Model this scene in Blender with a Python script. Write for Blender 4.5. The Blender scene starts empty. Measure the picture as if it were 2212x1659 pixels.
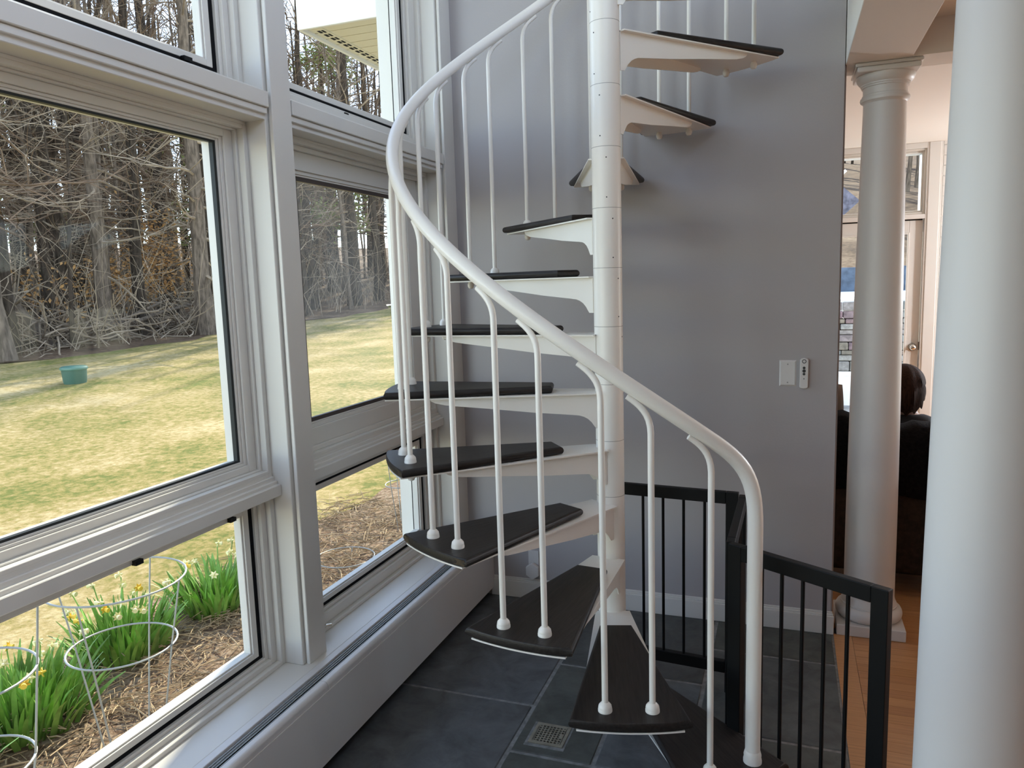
import bpy, math, random
from mathutils import Vector, Matrix

R = math.radians
C = bpy.context.scene.collection
scene = bpy.context.scene

# ------------------------------------------------------------------ camera, sky, sun, exposure
cam_d = bpy.data.cameras.new('camera')
cam = bpy.data.objects.new('camera', cam_d)
C.objects.link(cam)
scene.camera = cam
YAW, PITCH, ROLL = 0.35101160808, -0.13106013775, -0.03048290778
cam_d.sensor_fit = 'HORIZONTAL'
cam_d.sensor_width = 36.0
cam_d.lens = 1630.2557521767756 / 2212 * 36.0
cam_d.clip_start = 0.02
cam_d.clip_end = 400
_f = Vector((-math.sin(YAW)*math.cos(PITCH), math.cos(YAW)*math.cos(PITCH), math.sin(PITCH)))
_r = Vector((math.cos(YAW), math.sin(YAW), 0))
_u = _r.cross(_f)
_r2 = _r*math.cos(ROLL) + _u*math.sin(ROLL)
_u2 = -_r*math.sin(ROLL) + _u*math.cos(ROLL)
M = Matrix.Identity(4)
for i in range(3):
    M[i][0], M[i][1], M[i][2] = _r2[i], _u2[i], -_f[i]
M[0][3], M[1][3], M[2][3] = 0.55435036, -2.45755897, 1.47583958
cam.matrix_world = M

SUN_DIR = Vector((-0.28, 0.955, 0.60)).normalized()
world = bpy.data.worlds.new('sky')
scene.world = world
world.use_nodes = True
wn = world.node_tree
wn.nodes.clear()
sky = wn.nodes.new('ShaderNodeTexSky')
sky.sky_type = 'NISHITA'
sky.sun_disc = False
sky.sun_elevation = math.asin(SUN_DIR.z)
sky.sun_rotation = math.atan2(SUN_DIR.x, SUN_DIR.y)
sky.air_density = 1.0
sky.altitude = 2500
sky.dust_density = 0.0
sky.ozone_density = 1.0
bg = wn.nodes.new('ShaderNodeBackground')
bg.inputs['Strength'].default_value = 0.27
wo = wn.nodes.new('ShaderNodeOutputWorld')
hsv = wn.nodes.new('ShaderNodeHueSaturation')
hsv.inputs['Saturation'].default_value = 0.7
wn.links.new(sky.outputs[0], hsv.inputs['Color'])
wn.links.new(hsv.outputs[0], bg.inputs[0])
wn.links.new(bg.outputs[0], wo.inputs[0])

sun_d = bpy.data.lights.new('sun', 'SUN')
sun_d.energy = 3.3
sun_d.color = (1.0, 0.90, 0.72)
sun_d.angle = R(0.55)
sun = bpy.data.objects.new('sun', sun_d)
C.objects.link(sun)
sun.rotation_euler = SUN_DIR.to_track_quat('Z', 'Y').to_euler()

vs = scene.view_settings
vs.view_transform = 'Standard'
vs.look = 'None'
vs.exposure = 1.75
vs.gamma = 1.0
vs.use_curve_mapping = False
scene.cycles.max_bounces = 10
scene.cycles.diffuse_bounces = 6
scene.cycles.transparent_max_bounces = 24
scene.cycles.caustics_reflective = False
scene.cycles.caustics_refractive = False

# ------------------------------------------------------------------ materials
MATS = {}
def mat(name, col, rough=0.5, spec=0.5, metal=0.0, var=0.0, scale=8.0, bump=0.0, bscale=60.0, stretch=None, col2=None, ramp=(0.35, 0.65), coat=0.0):
    if name in MATS:
        return MATS[name]
    m = bpy.data.materials.new(name)
    m.use_nodes = True
    nt = m.node_tree
    b = nt.nodes['Principled BSDF']
    b.inputs['Base Color'].default_value = (*col, 1)
    b.inputs['Roughness'].default_value = rough
    b.inputs['Specular IOR Level'].default_value = spec
    b.inputs['Metallic'].default_value = metal
    b.inputs['Coat Weight'].default_value = coat
    if var or col2 or bump:
        tc = nt.nodes.new('ShaderNodeTexCoord')
        src = tc.outputs['Object']
        if stretch:
            mp = nt.nodes.new('ShaderNodeMapping')
            mp.inputs['Scale'].default_value = stretch
            nt.links.new(src, mp.inputs['Vector'])
            src = mp.outputs['Vector']
        if var or col2:
            n = nt.nodes.new('ShaderNodeTexNoise')
            n.inputs['Scale'].default_value = scale
            n.inputs['Detail'].default_value = 6
            n.inputs['Roughness'].default_value = 0.6
            nt.links.new(src, n.inputs['Vector'])
            cr = nt.nodes.new('ShaderNodeValToRGB')
            c1 = tuple(max(0, v*(1-var)) for v in col)
            c2 = col2 if col2 else tuple(min(1, v*(1+var)) for v in col)
            cr.color_ramp.elements[0].position = ramp[0]
            cr.color_ramp.elements[1].position = ramp[1]
            cr.color_ramp.elements[0].color = (*c1, 1)
            cr.color_ramp.elements[1].color = (*c2, 1)
            nt.links.new(n.outputs['Fac'], cr.inputs['Fac'])
            nt.links.new(cr.outputs['Color'], b.inputs['Base Color'])
        if bump:
            n2 = nt.nodes.new('ShaderNodeTexNoise')
            n2.inputs['Scale'].default_value = bscale
            n2.inputs['Detail'].default_value = 4
            nt.links.new(src, n2.inputs['Vector'])
            bp = nt.nodes.new('ShaderNodeBump')
            bp.inputs['Strength'].default_value = bump
            bp.inputs['Distance'].default_value = 0.01
            nt.links.new(n2.outputs['Fac'], bp.inputs['Height'])
            nt.links.new(bp.outputs['Normal'], b.inputs['Normal'])
    MATS[name] = m
    return m

def glass_mat(name, dust=0.0, tint=(0.95, 0.97, 0.96)):
    m = bpy.data.materials.new(name)
    m.use_nodes = True
    nt = m.node_tree
    nt.nodes.clear()
    out = nt.nodes.new('ShaderNodeOutputMaterial')
    tr = nt.nodes.new('ShaderNodeBsdfTransparent')
    tr.inputs[0].default_value = (*tint, 1)
    gl = nt.nodes.new('ShaderNodeBsdfGlossy')
    gl.inputs['Roughness'].default_value = 0.02
    lw = nt.nodes.new('ShaderNodeLayerWeight')
    lw.inputs['Blend'].default_value = 0.5
    pw = nt.nodes.new('ShaderNodeMath')
    pw.operation = 'POWER'
    pw.inputs[1].default_value = 5.0
    nt.links.new(lw.outputs['Facing'], pw.inputs[0])
    fr = nt.nodes.new('ShaderNodeMath')
    fr.operation = 'MULTIPLY_ADD'
    fr.inputs[1].default_value = 0.25
    fr.inputs[2].default_value = 0.006
    nt.links.new(pw.outputs[0], fr.inputs[0])
    mx = nt.nodes.new('ShaderNodeMixShader')
    nt.links.new(fr.outputs[0], mx.inputs[0])
    nt.links.new(tr.outputs[0], mx.inputs[1])
    nt.links.new(gl.outputs[0], mx.inputs[2])
    last = mx
    if dust:
        tc = nt.nodes.new('ShaderNodeTexCoord')
        n = nt.nodes.new('ShaderNodeTexNoise')
        n.inputs['Scale'].default_value = 1.6
        n.inputs['Detail'].default_value = 3
        nt.links.new(tc.outputs['Object'], n.inputs['Vector'])
        mr = nt.nodes.new('ShaderNodeMapRange')
        mr.inputs['From Min'].default_value = 0.35
        mr.inputs['From Max'].default_value = 0.75
        mr.inputs['To Min'].default_value = 0.0
        mr.inputs['To Max'].default_value = dust
        nt.links.new(n.outputs['Fac'], mr.inputs['Value'])
        tl = nt.nodes.new('ShaderNodeBsdfTranslucent')
        tl.inputs[0].default_value = (0.9, 0.86, 0.8, 1)
        m2 = nt.nodes.new('ShaderNodeMixShader')
        nt.links.new(mr.outputs[0], m2.inputs[0])
        nt.links.new(mx.outputs[0], m2.inputs[1])
        nt.links.new(tl.outputs[0], m2.inputs[2])
        last = m2
    nt.links.new(last.outputs[0], out.inputs['Surface'])
    return m

WHITE = mat('white_trim_paint', (0.68, 0.66, 0.61), 0.38, 0.5)
STEEL = mat('white_enamel_steel', (0.86, 0.83, 0.77), 0.34, 0.5)
WALL = mat('grey_wall_paint', (0.41, 0.39, 0.395), 0.42, 0.4, bump=0.05, bscale=140)
BASE = mat('white_baseboard_paint', (0.70, 0.69, 0.66), 0.45)
CREAM = mat('cream_paint', (0.74, 0.73, 0.70), 0.55)
CEIL = mat('ceiling_paint', (0.80, 0.78, 0.74), 0.8, 0.2)
COLUMN = mat('column_paint', (0.64, 0.615, 0.59), 0.42, 0.4)
TREAD = mat('espresso_stained_oak', (0.020, 0.016, 0.014), 0.42, 0.3, var=0.4, scale=3.0, stretch=(3, 40, 40), bump=0.06, bscale=5)
TREAD_END = mat('worn_tread_end_grain', (0.075, 0.052, 0.03), 0.6, 0.3, var=0.5, scale=30)
BLACK = mat('black_painted_wood', (0.002, 0.002, 0.002), 0.5, 0.22)
BLACKWIRE = mat('black_wire', (0.002, 0.002, 0.002), 0.5, 0.2)
GASKET = mat('dark_gasket_rubber', (0.012, 0.016, 0.017), 0.5, 0.3)
BRONZE = mat('bronze_weatherstrip', (0.05, 0.035, 0.03), 0.5)
DARKGAP = mat('dark_recess', (0.01, 0.01, 0.011), 0.8, 0.1)
ALU = mat('anodised_grille', (0.30, 0.32, 0.33), 0.45, 0.5)
VENT = mat('vent_shade', (0.003, 0.005, 0.005), 0.7, 0.2)  # near-black colour puts the shade inside the heater slots into the material
PLASTIC = mat('white_plastic', (0.66, 0.65, 0.64), 0.4)
BUTTON = mat('dark_button', (0.03, 0.03, 0.03), 0.5)
NICKEL = mat('satin_nickel', (0.6, 0.57, 0.52), 0.25, metal=1.0)
BRASS = mat('weathered_nickel', (0.33, 0.31, 0.25), 0.42, metal=0.5, var=0.2, scale=20)
GLASS = glass_mat('window_glass')
GLASSD = glass_mat('dusty_window_glass', dust=0.07)

def island_mat(name, cols, rough, var_scale, bump=0.3, bscale=25, spec=0.5):
    """stone-by-stone colour from random-per-island, plus noise"""
    m = bpy.data.materials.new(name)
    m.use_nodes = True
    nt = m.node_tree
    b = nt.nodes['Principled BSDF']
    b.inputs['Roughness'].default_value = rough
    b.inputs['Specular IOR Level'].default_value = spec
    g = nt.nodes.new('ShaderNodeNewGeometry')
    cr = nt.nodes.new('ShaderNodeValToRGB')
    el = cr.color_ramp.elements
    while len(el) < len(cols):
        el.new(0.5)
    for i, c in enumerate(cols):
        el[i].position = i/(len(cols)-1)
        el[i].color = (*c, 1)
    nt.links.new(g.outputs['Random Per Island'], cr.inputs['Fac'])
    tc = nt.nodes.new('ShaderNodeTexCoord')
    n = nt.nodes.new('ShaderNodeTexNoise')
    n.inputs['Scale'].default_value = var_scale
    n.inputs['Detail'].default_value = 8
    n.inputs['Roughness'].default_value = 0.65
    n.inputs['Distortion'].default_value = 0.6
    nt.links.new(tc.outputs['Object'], n.inputs['Vector'])
    mr = nt.nodes.new('ShaderNodeMapRange')
    mr.inputs['From Min'].default_value = 0.3
    mr.inputs['From Max'].default_value = 0.7
    mr.inputs['To Min'].default_value = 0.55
    mr.inputs['To Max'].default_value = 1.4
    nt.links.new(n.outputs['Fac'], mr.inputs['Value'])
    mul = nt.nodes.new('ShaderNodeVectorMath')
    mul.operation = 'SCALE'
    nt.links.new(cr.outputs['Color'], mul.inputs[0])
    nt.links.new(mr.outputs[0], mul.inputs['Scale'])
    nt.links.new(mul.outputs[0], b.inputs['Base Color'])
    n2 = nt.nodes.new('ShaderNodeTexNoise')
    n2.inputs['Scale'].default_value = bscale
    n2.inputs['Detail'].default_value = 8
    nt.links.new(tc.outputs['Object'], n2.inputs['Vector'])
    bp = nt.nodes.new('ShaderNodeBump')
    bp.inputs['Strength'].default_value = bump
    bp.inputs['Distance'].default_value = 0.006
    nt.links.new(n2.outputs['Fac'], bp.inputs['Height'])
    nt.links.new(bp.outputs['Normal'], b.inputs['Normal'])
    return m

SLATE = island_mat('blue_grey_slate', [(0.0675, 0.0729, 0.0702), (0.0945, 0.1053, 0.108), (0.07425, 0.081, 0.0702), (0.1148, 0.1269, 0.1377), (0.081, 0.0864, 0.0891)], 0.5, 9)
GROUT = mat('grey_grout', (0.24, 0.245, 0.245), 0.85, 0.2, var=0.25, scale=40)
STONE = island_mat('dry_stone', [(0.10, 0.09, 0.08), (0.30, 0.28, 0.26), (0.20, 0.22, 0.21), (0.30, 0.23, 0.16), (0.24, 0.16, 0.17), (0.36, 0.34, 0.31)], 0.9, 14, 0.6, 18)

def oak_floor():
    m = bpy.data.materials.new('oak_strip_floor')
    m.use_nodes = True
    nt = m.node_tree
    b = nt.nodes['Principled BSDF']
    b.inputs['Roughness'].default_value = 0.33
    g = nt.nodes.new('ShaderNodeNewGeometry')
    cr = nt.nodes.new('ShaderNodeValToRGB')
    el = cr.color_ramp.elements
    el.new(0.5)
    for i, c in enumerate([(0.405, 0.1823, 0.07425), (0.567, 0.2903, 0.1283), (0.4725, 0.2295, 0.0918)]):
        el[i].position = i/2
        el[i].color = (*c, 1)
    nt.links.new(g.outputs['Random Per Island'], cr.inputs['Fac'])
    tc = nt.nodes.new('ShaderNodeTexCoord')
    mp = nt.nodes.new('ShaderNodeMapping')
    mp.inputs['Scale'].default_value = (2.5, 60, 60)
    nt.links.new(tc.outputs['Object'], mp.inputs['Vector'])
    n = nt.nodes.new('ShaderNodeTexNoise')
    n.inputs['Scale'].default_value = 2
    n.inputs['Detail'].default_value = 5
    nt.links.new(mp.outputs[0], n.inputs['Vector'])
    mr = nt.nodes.new('ShaderNodeMapRange')
    mr.inputs['To Min'].default_value = 0.65
    mr.inputs['To Max'].default_value = 1.3
    nt.links.new(n.outputs['Fac'], mr.inputs['Value'])
    mul = nt.nodes.new('ShaderNodeVectorMath')
    mul.operation = 'SCALE'
    nt.links.new(cr.outputs['Color'], mul.inputs[0])
    nt.links.new(mr.outputs[0], mul.inputs['Scale'])
    nt.links.new(mul.outputs[0], b.inputs['Base Color'])
    return m
OAK = oak_floor()

# ------------------------------------------------------------------ mesh helpers
class MB:
    def __init__(self):
        self.v, self.f, self.s = [], [], []
    def add(self, vs, fs, smooth=False):
        o = len(self.v)
        self.v += [tuple(p) for p in vs]
        self.f += [tuple(i+o for i in f) for f in fs]
        self.s += [smooth]*len(fs)
        return self
    def box(self, x0, x1, y0, y1, z0, z1):
        x0, x1 = min(x0, x1), max(x0, x1)
        y0, y1 = min(y0, y1), max(y0, y1)
        z0, z1 = min(z0, z1), max(z0, z1)
        vs = [(x0,y0,z0),(x1,y0,z0),(x1,y1,z0),(x0,y1,z0),(x0,y0,z1),(x1,y0,z1),(x1,y1,z1),(x0,y1,z1)]
        return self.add(vs, [(0,3,2,1),(4,5,6,7),(0,1,5,4),(1,2,6,5),(2,3,7,6),(3,0,4,7)])
    def obox(self, c, ax, ay, az, hx, hy, hz):
        c, ax, ay, az = Vector(c), Vector(ax), Vector(ay), Vector(az)
        vs = [c + ax*hx*sx + ay*hy*sy + az*hz*sz for sz in (-1,1) for sx, sy in ((-1,-1),(1,-1),(1,1),(-1,1))]
        return self.add(vs, [(0,3,2,1),(4,5,6,7),(0,1,5,4),(1,2,6,5),(2,3,7,6),(3,0,4,7)])
    def prism(self, poly, z0, z1, smooth=False):
        n = len(poly)
        vs = [(x,y,z0) for x,y in poly] + [(x,y,z1) for x,y in poly]
        self.add(vs, [tuple(range(n-1,-1,-1)), tuple(range(n,2*n))])
        o = len(self.v)-2*n
        for i in range(n):
            j = (i+1) % n
            self.f.append((o+i, o+j, o+n+j, o+n+i))
            self.s.append(smooth)
        return self
    def tube(self, pts, r, n=8, cap=True, closed=False):
        pts = [Vector(p) for p in pts]
        m = len(pts)
        rr = r if isinstance(r, (list, tuple)) else [r]*m
        tans = []
        for i in range(m):
            if closed:
                t = pts[(i+1) % m]-pts[i-1]
            else:
                t = pts[min(i+1, m-1)]-pts[max(i-1, 0)]
            tans.append(t.normalized() if t.length > 1e-9 else Vector((0,0,1)))
        up = Vector((0,0,1)) if abs(tans[0].z) < 0.9 else Vector((1,0,0))
        nrm = (up - tans[0]*up.dot(tans[0])).normalized()
        vs = []
        for i in range(m):
            nrm = nrm - tans[i]*nrm.dot(tans[i])
            if nrm.length < 1e-6:
                nrm = tans[i].orthogonal()
            nrm.normalize()
            b = tans[i].cross(nrm)
            for k in range(n):
                a = 2*math.pi*k/n
                vs.append(pts[i] + (nrm*math.cos(a)+b*math.sin(a))*rr[i])
        fs = []
        for i in range(m if closed else m-1):
            i2 = (i+1) % m
            for k in range(n):
                k2 = (k+1) % n
                fs.append((i*n+k, i*n+k2, i2*n+k2, i2*n+k))
        self.add(vs, fs, True)
        if cap and not closed:
            o = len(self.v)-m*n
            self.f.append(tuple(o+k for k in range(n-1,-1,-1))); self.s.append(False)
            self.f.append(tuple(o+(m-1)*n+k for k in range(n))); self.s.append(False)
        return self
    def lathe(self, prof, cx, cy, n=32, cap=True):
        vs = []
        for r, z in prof:
            for k in range(n):
                a = 2*math.pi*k/n
                vs.append((cx+r*math.cos(a), cy+r*math.sin(a), z))
        fs = []
        for i in range(len(prof)-1):
            for k in range(n):
                k2 = (k+1) % n
                fs.append((i*n+k, i*n+k2, (i+1)*n+k2, (i+1)*n+k))
        self.add(vs, fs, True)
        if cap:
            o = len(self.v)-len(vs)
            self.f.append(tuple(o+k for k in range(n-1,-1,-1))); self.s.append(False)
            self.f.append(tuple(o+(len(prof)-1)*n+k for k in range(n))); self.s.append(False)
        return self
    def ball(self, c, rx, ry, rz, n=16, m=10):
        vs, fs = [], []
        for i in range(m+1):
            t = math.pi*i/m
            for k in range(n):
                a = 2*math.pi*k/n
                vs.append((c[0]+rx*math.sin(t)*math.cos(a), c[1]+ry*math.sin(t)*math.sin(a), c[2]-rz*math.cos(t)))
        for i in range(m):
            for k in range(n):
                k2 = (k+1) % n
                fs.append((i*n+k, i*n+k2, (i+1)*n+k2, (i+1)*n+k))
        return self.add(vs, fs, True)

def obj(name, mb, m, parent=None, bevel=0.0, seg=2, subsurf=0, sharp=35):
    me = bpy.data.meshes.new(name)
    me.from_pydata(mb.v, [], mb.f)
    me.polygons.foreach_set('use_smooth', mb.s)
    me.materials.append(m)
    me.update()
    o = bpy.data.objects.new(name, me)
    C.objects.link(o)
    if parent:
        o.parent = parent
        o.matrix_parent_inverse = parent.matrix_world.inverted() if False else Matrix.Translation(-parent.location)
    if any(mb.s) and not bevel and not subsurf:
        es = o.modifiers.new('edges', 'EDGE_SPLIT')
        es.split_angle = R(42)
    if bevel:
        bv = o.modifiers.new('bevel', 'BEVEL')
        bv.width = bevel
        bv.segments = seg
        bv.limit_method = 'ANGLE'
        bv.angle_limit = R(sharp)
        bv.harden_normals = False
    if subsurf:
        ss = o.modifiers.new('sub', 'SUBSURF')
        ss.levels = ss.render_levels = subsurf
    return o

def tag(o, label, cat, group=None, kind=None):
    o['label'] = label
    o['category'] = cat
    if group:
        o['group'] = group
    if kind:
        o['kind'] = kind
    return o

def thing(name, loc, label, cat, group=None, kind=None):
    o = bpy.data.objects.new(name, None)
    C.objects.link(o)
    o.location = loc
    o.empty_display_size = 0.1
    return tag(o, label, cat, group, kind)

def struct(name, mb, m, label, cat, **k):
    return tag(obj(name, mb, m, **k), label, cat, kind='structure')

# ------------------------------------------------------------------ dimensions
XF = -0.872      # room face of the window posts
XG = -1.01       # glass plane
YB = 0.775       # back wall
rng = random.Random(7)

# ------------------------------------------------------------------ floors
mb = MB()
G = 0.007
stones = [(-0.93,-0.262,-0.1,0.775),(-0.93,-0.262,-0.72,-0.1),(-0.93,-0.5,-1.35,-0.72),(-0.5,-0.1,-1.35,-0.72),
  (-0.262,0.29,0.212,0.775),(-0.262,0.013,-0.368,0.212),(0.013,0.29,-0.368,0.212),(-0.262,0.02,-0.72,-0.368),(0.02,0.29,-0.95,-0.368),
  (-0.1,0.02,-0.95,-0.72),(0.29,0.756,0.5,0.775),(0.29,0.756,-0.068,0.5),(0.29,0.756,-0.62,-0.068),(0.29,0.756,-1.25,-0.62),(-0.1,0.29,-1.35,-0.95)]
y = -1.35
while y > -6.9:
    y2 = y - rng.uniform(0.4, 0.7)
    x = -0.93
    while x < 0.756:
        x2 = min(0.756, x + rng.uniform(0.35, 0.7))
        if 0.756-x2 < 0.2:
            x2 = 0.756
        stones.append((x, x2, y2, y))
        x = x2
    y = y2
for (a, b_, c, d) in stones:
    mb.box(a+G, b_-G, c+G, d-G, -0.03, 0.0)
fl = struct('floor', mb, SLATE, 'dark blue grey slate floor slabs under the spiral stair', 'floor', bevel=0.003, seg=1)
gb = MB().box(-0.95, 0.757, -7, 0.78, -0.08, -0.0035)
obj('grout', gb, GROUT, fl)
mb = MB()
for k in range(40):
    mb.box(0.757, 0.826, 0.775-0.9*(k+1)+0.0006 if k < 10 else 0, 0.775-0.9*k-0.0006 if k < 10 else 0, -0.02, 0.0) if k < 9 else None
y = 3.84
while y > -7:
    w = 0.056
    x = 0.8268
    while x < 5.2:
        L = rng.uniform(0.5, 1.5)
        if y < 0.75 or True:
            mb.box(x+0.0004, min(5.2, x+L)-0.0004, y-w+0.0005, y-0.0005, -0.02, 0.0)
        x += L
    y -= w
y = 3.84
while y > 0.9:
    mb.box(-0.9, 0.8262, y-0.0555, y-0.0005, -0.02, 0.0)
    y -= 0.056
fw = struct('floor', mb, OAK, 'honey oak strip floor beside the slate, running under the round column', 'floor')
obj('subfloor', MB().box(0.757, 5.3, -7, 3.85, -0.08, -0.021).box(-0.95, 0.757, 0.9, 3.85, -0.08, -0.021), GROUT, fw)

# ------------------------------------------------------------------ walls, beam, ceilings
struct('wall_back', MB().box(-1.15, 0.745, YB, YB+0.13, -0.05, 3.75), WALL, 'smooth grey painted wall behind the spiral stair', 'wall')
bm_ = MB().box(-0.76, 0.757, YB-0.014, YB, 0, 0.078).box(-0.76, 0.755, YB-0.010, YB, 0.078, 0.087).box(-0.76, 0.752, YB-0.005, YB, 0.087, 0.095)
struct('baseboard_back', bm_, BASE, 'white stepped baseboard along the grey back wall', 'baseboard', bevel=0.0015, seg=1)
struct('trim_1', MB().box(0.7455, 0.752, YB+0.02, YB+0.13, 0.0, 2.26), WALL, 'grey end board closing the wall beside the round column', 'trim')
struct('trim_2', MB().box(0.748, 0.974, -2.6, 0.97, 2.26, 2.75), CEIL, 'long boxed beam resting on the two round columns', 'beam', bevel=0.003)
struct('trim_3', MB().box(0.974, 4.9, 0.77, 0.95, 2.26, 2.7), CEIL, 'boxed header running right from the column capital', 'beam')
struct('ceiling', MB().box(0.974, 5.2, -7, 0.77, 2.385, 2.5), CEIL, 'low shaded ceiling to the right of the boxed beam', 'ceiling')
struct('ceiling', MB().box(-1.0, 5.2, 0.9, 3.95, 2.4, 2.5), CEIL, 'pale ceiling of the sitting room behind the column', 'ceiling')
struct('wall_right', MB().box(5.2, 5.35, -7, 2.0, -0.05, 3.8).box(5.2, 5.35, 3.7, 4.0, -0.05, 3.8).box(5.2, 5.35, 2.0, 3.7, -0.05, 0.15).box(5.2, 5.35, 2.0, 3.7, 2.3, 3.8), WALL, 'grey wall far off to the right, out of the picture', 'wall')
struct('wall_front', MB().box(-1.1, 5.35, -7.15, -7, -0.05, 3.8), WALL, 'grey wall behind the camera', 'wall')
struct('ceiling', MB().box(-1.1, 0.76, -7, 0.9, 3.72, 3.82), CEIL, 'high ceiling over the spiral stair', 'ceiling')

# ------------------------------------------------------------------ window wall
def frame_x(mb, y0, y1, z0, z1, w, x0, x1, wz=None):
    """picture frame in the y-z plane, outer size y0..y1, z0..z1, member width w"""
    wz = w if wz is None else wz
    mb.box(x0, x1, y0, y0+w, z0, z1)
    mb.box(x0, x1, y1-w, y1, z0, z1)
    mb.box(x0, x1, y0+w, y1-w, z0, z0+wz)
    mb.box(x0, x1, y0+w, y1-w, z1-wz, z1)

def post(name, y0, y1, label, z1=3.72):
    m_ = MB()
    m_.box(XF-0.013, XF, y0+0.012, y1-0.003, 0.281, z1)
    m_.box(XF-0.018, XF-0.013, y0+0.016, y1-0.007, 0.281, z1)
    m_.box(-1.06, XF-0.018, y0, y1+0.004, 0.281, z1)
    return struct(name, m_, WHITE, label, 'window post', bevel=0.0018, seg=1)
post('trim_4', -0.545, -0.436, 'white window post between the near and far window bays')
post('trim_5', 0.655, 0.778, 'white window post in the corner against the grey back wall')
post('trim_6', -2.31, -2.2, 'white window post nearest the camera, left of the frame')
post('trim_7', -4.1, -3.99, 'white window post at the front end of the window wall')
def transom(name, y0, y1, label):
    m_ = MB()
    m_.box(XF-0.013, XF, y0, y1, 2.008, 2.052)
    m_.box(XF-0.03, XF-0.008, y0, y1, 1.990, 2.0075)
    m_.box(XF-0.018, XF-0.013, y0, y1, 2.004, 2.056)
    m_.box(-1.06, XF-0.018, y0, y1, 1.975, 2.061)
    m_.box(-1.06, -0.957, y0, y1, 1.965, 1.976)
    return struct(name, m_, WHITE, label, 'transom rail', bevel=0.0018, seg=1)
transom('trim_8', -2.2, -0.545, 'white transom rail above the large near window')
transom('trim_9', -0.432, 0.655, 'white transom rail above the large far window')
transom('trim_10', -3.99, -2.31, 'white transom rail in the bay behind the camera')
def stool(name, y0, y1, label):
    m_ = MB()
    m_.box(-0.985, -0.925, y0, y1, 0.843, 0.879)
    m_.box(-1.0, -0.938, y0, y1, 0.872, 0.890)
    m_.box(-1.03, -0.949, y0, y1, 0.874, 0.902)
    m_.box(-1.06, -0.957, y0, y1, 0.872, 0.914)
    return struct(name, m_, WHITE, label, 'window stool', bevel=0.002, seg=1)
stool('trim_11', -2.2, -0.545, 'white moulded sill rail under the large near window')
stool('trim_12', -0.432, 0.655, 'white moulded sill rail under the large far window')
stool('trim_13', -3.99, -2.31, 'white moulded sill rail in the bay behind the camera')

def window(n, y0, y1, z0, z1, label, style, glass=GLASS, wide=0.0):
    """nested frames stepping back from the jamb to the pane"""
    t = thing('window_%d' % n, (XG, (y0+y1)/2, z0), label, 'window', kind='structure')
    fm = MB()
    if style == 'fixed':
        steps = [(0.0, 0.018, -0.957), (0.018, 0.027+wide*0.2, -0.979), (0.027+wide*0.2, 0.062+wide*0.9, -0.992), (0.062+wide*0.9, 0.074+wide, -0.999), (0.074+wide, 0.084+wide, -1.003)]
        for a, b_, xf in steps:
            frame_x(fm, y0+a, y1-a, z0+a*0.62, z1-a*0.62, b_-a, -1.055, xf, (b_-a)*0.62)
        obj('frame', fm, WHITE, t, bevel=0.0012, seg=1)
        e = 0.084+wide
        gk = MB()
        frame_x(gk, y0+e, y1-e, z0+e*0.62, z1-e*0.62, 0.010, -1.02, -1.006, 0.014 if wide else 0.006)
        obj('gasket', gk, BRONZE if wide else GASKET, t)
        pane = MB().box(XG-0.006, XG, y0+e, y1-e, z0+e*0.62, z1-e*0.62)
    else:
        steps = [(0.0, 0.02, -0.957), (0.02, 0.044+wide*0.5, -0.976), (0.044+wide*0.5, 0.058+wide*0.6, -0.989)]
        for a, b_, xf in steps:
            frame_x(fm, y0+a, y1-a, z0+a*0.7, z1-a*0.7, b_-a, -1.055, xf, (b_-a)*0.7)
        obj('frame', fm, WHITE, t, bevel=0.0012, seg=1)
        e = 0.058+wide*0.6
        gk = MB()
        frame_x(gk, y0+e, y1-e, z0+e*0.7, z1-e*0.7, 0.018, -1.05, -1.0, 0.013)
        obj('gasket', gk, DARKGAP, t)
        e2 = e+0.018
        sh = MB()
        frame_x(sh, y0+e2, y1-e2, z0+e2*0.7, z1-e2*0.7, 0.024, -1.03, -0.998, 0.018)
        frame_x(sh, y0+e2+0.024, y1-e2-0.024, z0+e2*0.7+0.018, z1-e2*0.7-0.018, 0.006, -1.03, -1.004, 0.005)
        obj('sash', sh, WHITE, t, bevel=0.001, seg=1)
        pane = MB().box(XG-0.006, XG, y0+e2+0.01, y1-e2-0.01, z0+e2*0.7+0.008, z1-e2*0.7-0.008)
    obj('glass_pane', pane, glass, t)
    return t
W1 = window(1, -2.2, -0.545, 0.912, 1.966, 'large fixed near window, looking over the lawn to the woods', 'fixed')
W2 = window(2, -2.2, -0.545, 0.281, 0.872, 'low near window looking down on the daffodil bed', 'sash')
W3 = window(3, -2.2, -0.545, 2.061, 3.3, 'high near window above the transom, sky behind it', 'sash')
W4 = window(4, -0.432, 0.655, 0.912, 1.966, 'large far window with dusty pane behind the stair rail', 'fixed', GLASSD, 0.09)
W5 = window(5, -0.432, 0.655, 0.281, 0.872, 'low far window beside the heater, wire cages outside', 'sash', GLASS, 0.06)
W6 = window(6, -0.432, 0.655, 2.061, 3.3, 'high far window showing the roof eave outside', 'sash', GLASS, 0.06)
post('trim_16', -5.9, -5.79, 'white window post in the front corner of the window wall')
transom('trim_17', -5.79, -4.1, 'white transom rail in the front window bay')
stool('trim_18', -5.79, -4.1, 'white moulded sill rail in the front window bay')
for k, (z0, z1, nm) in enumerate([(0.912,1.966,'large'), (0.281,0.872,'low'), (2.061,3.3,'high')]):
    window(7+k, -3.99, -2.31, z0, z1, '%s window in the bay behind the camera' % nm, 'fixed')
    window(11+k, -5.79, -4.1, z0, z1, '%s window in the front bay, out of the picture' % nm, 'fixed')
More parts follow.
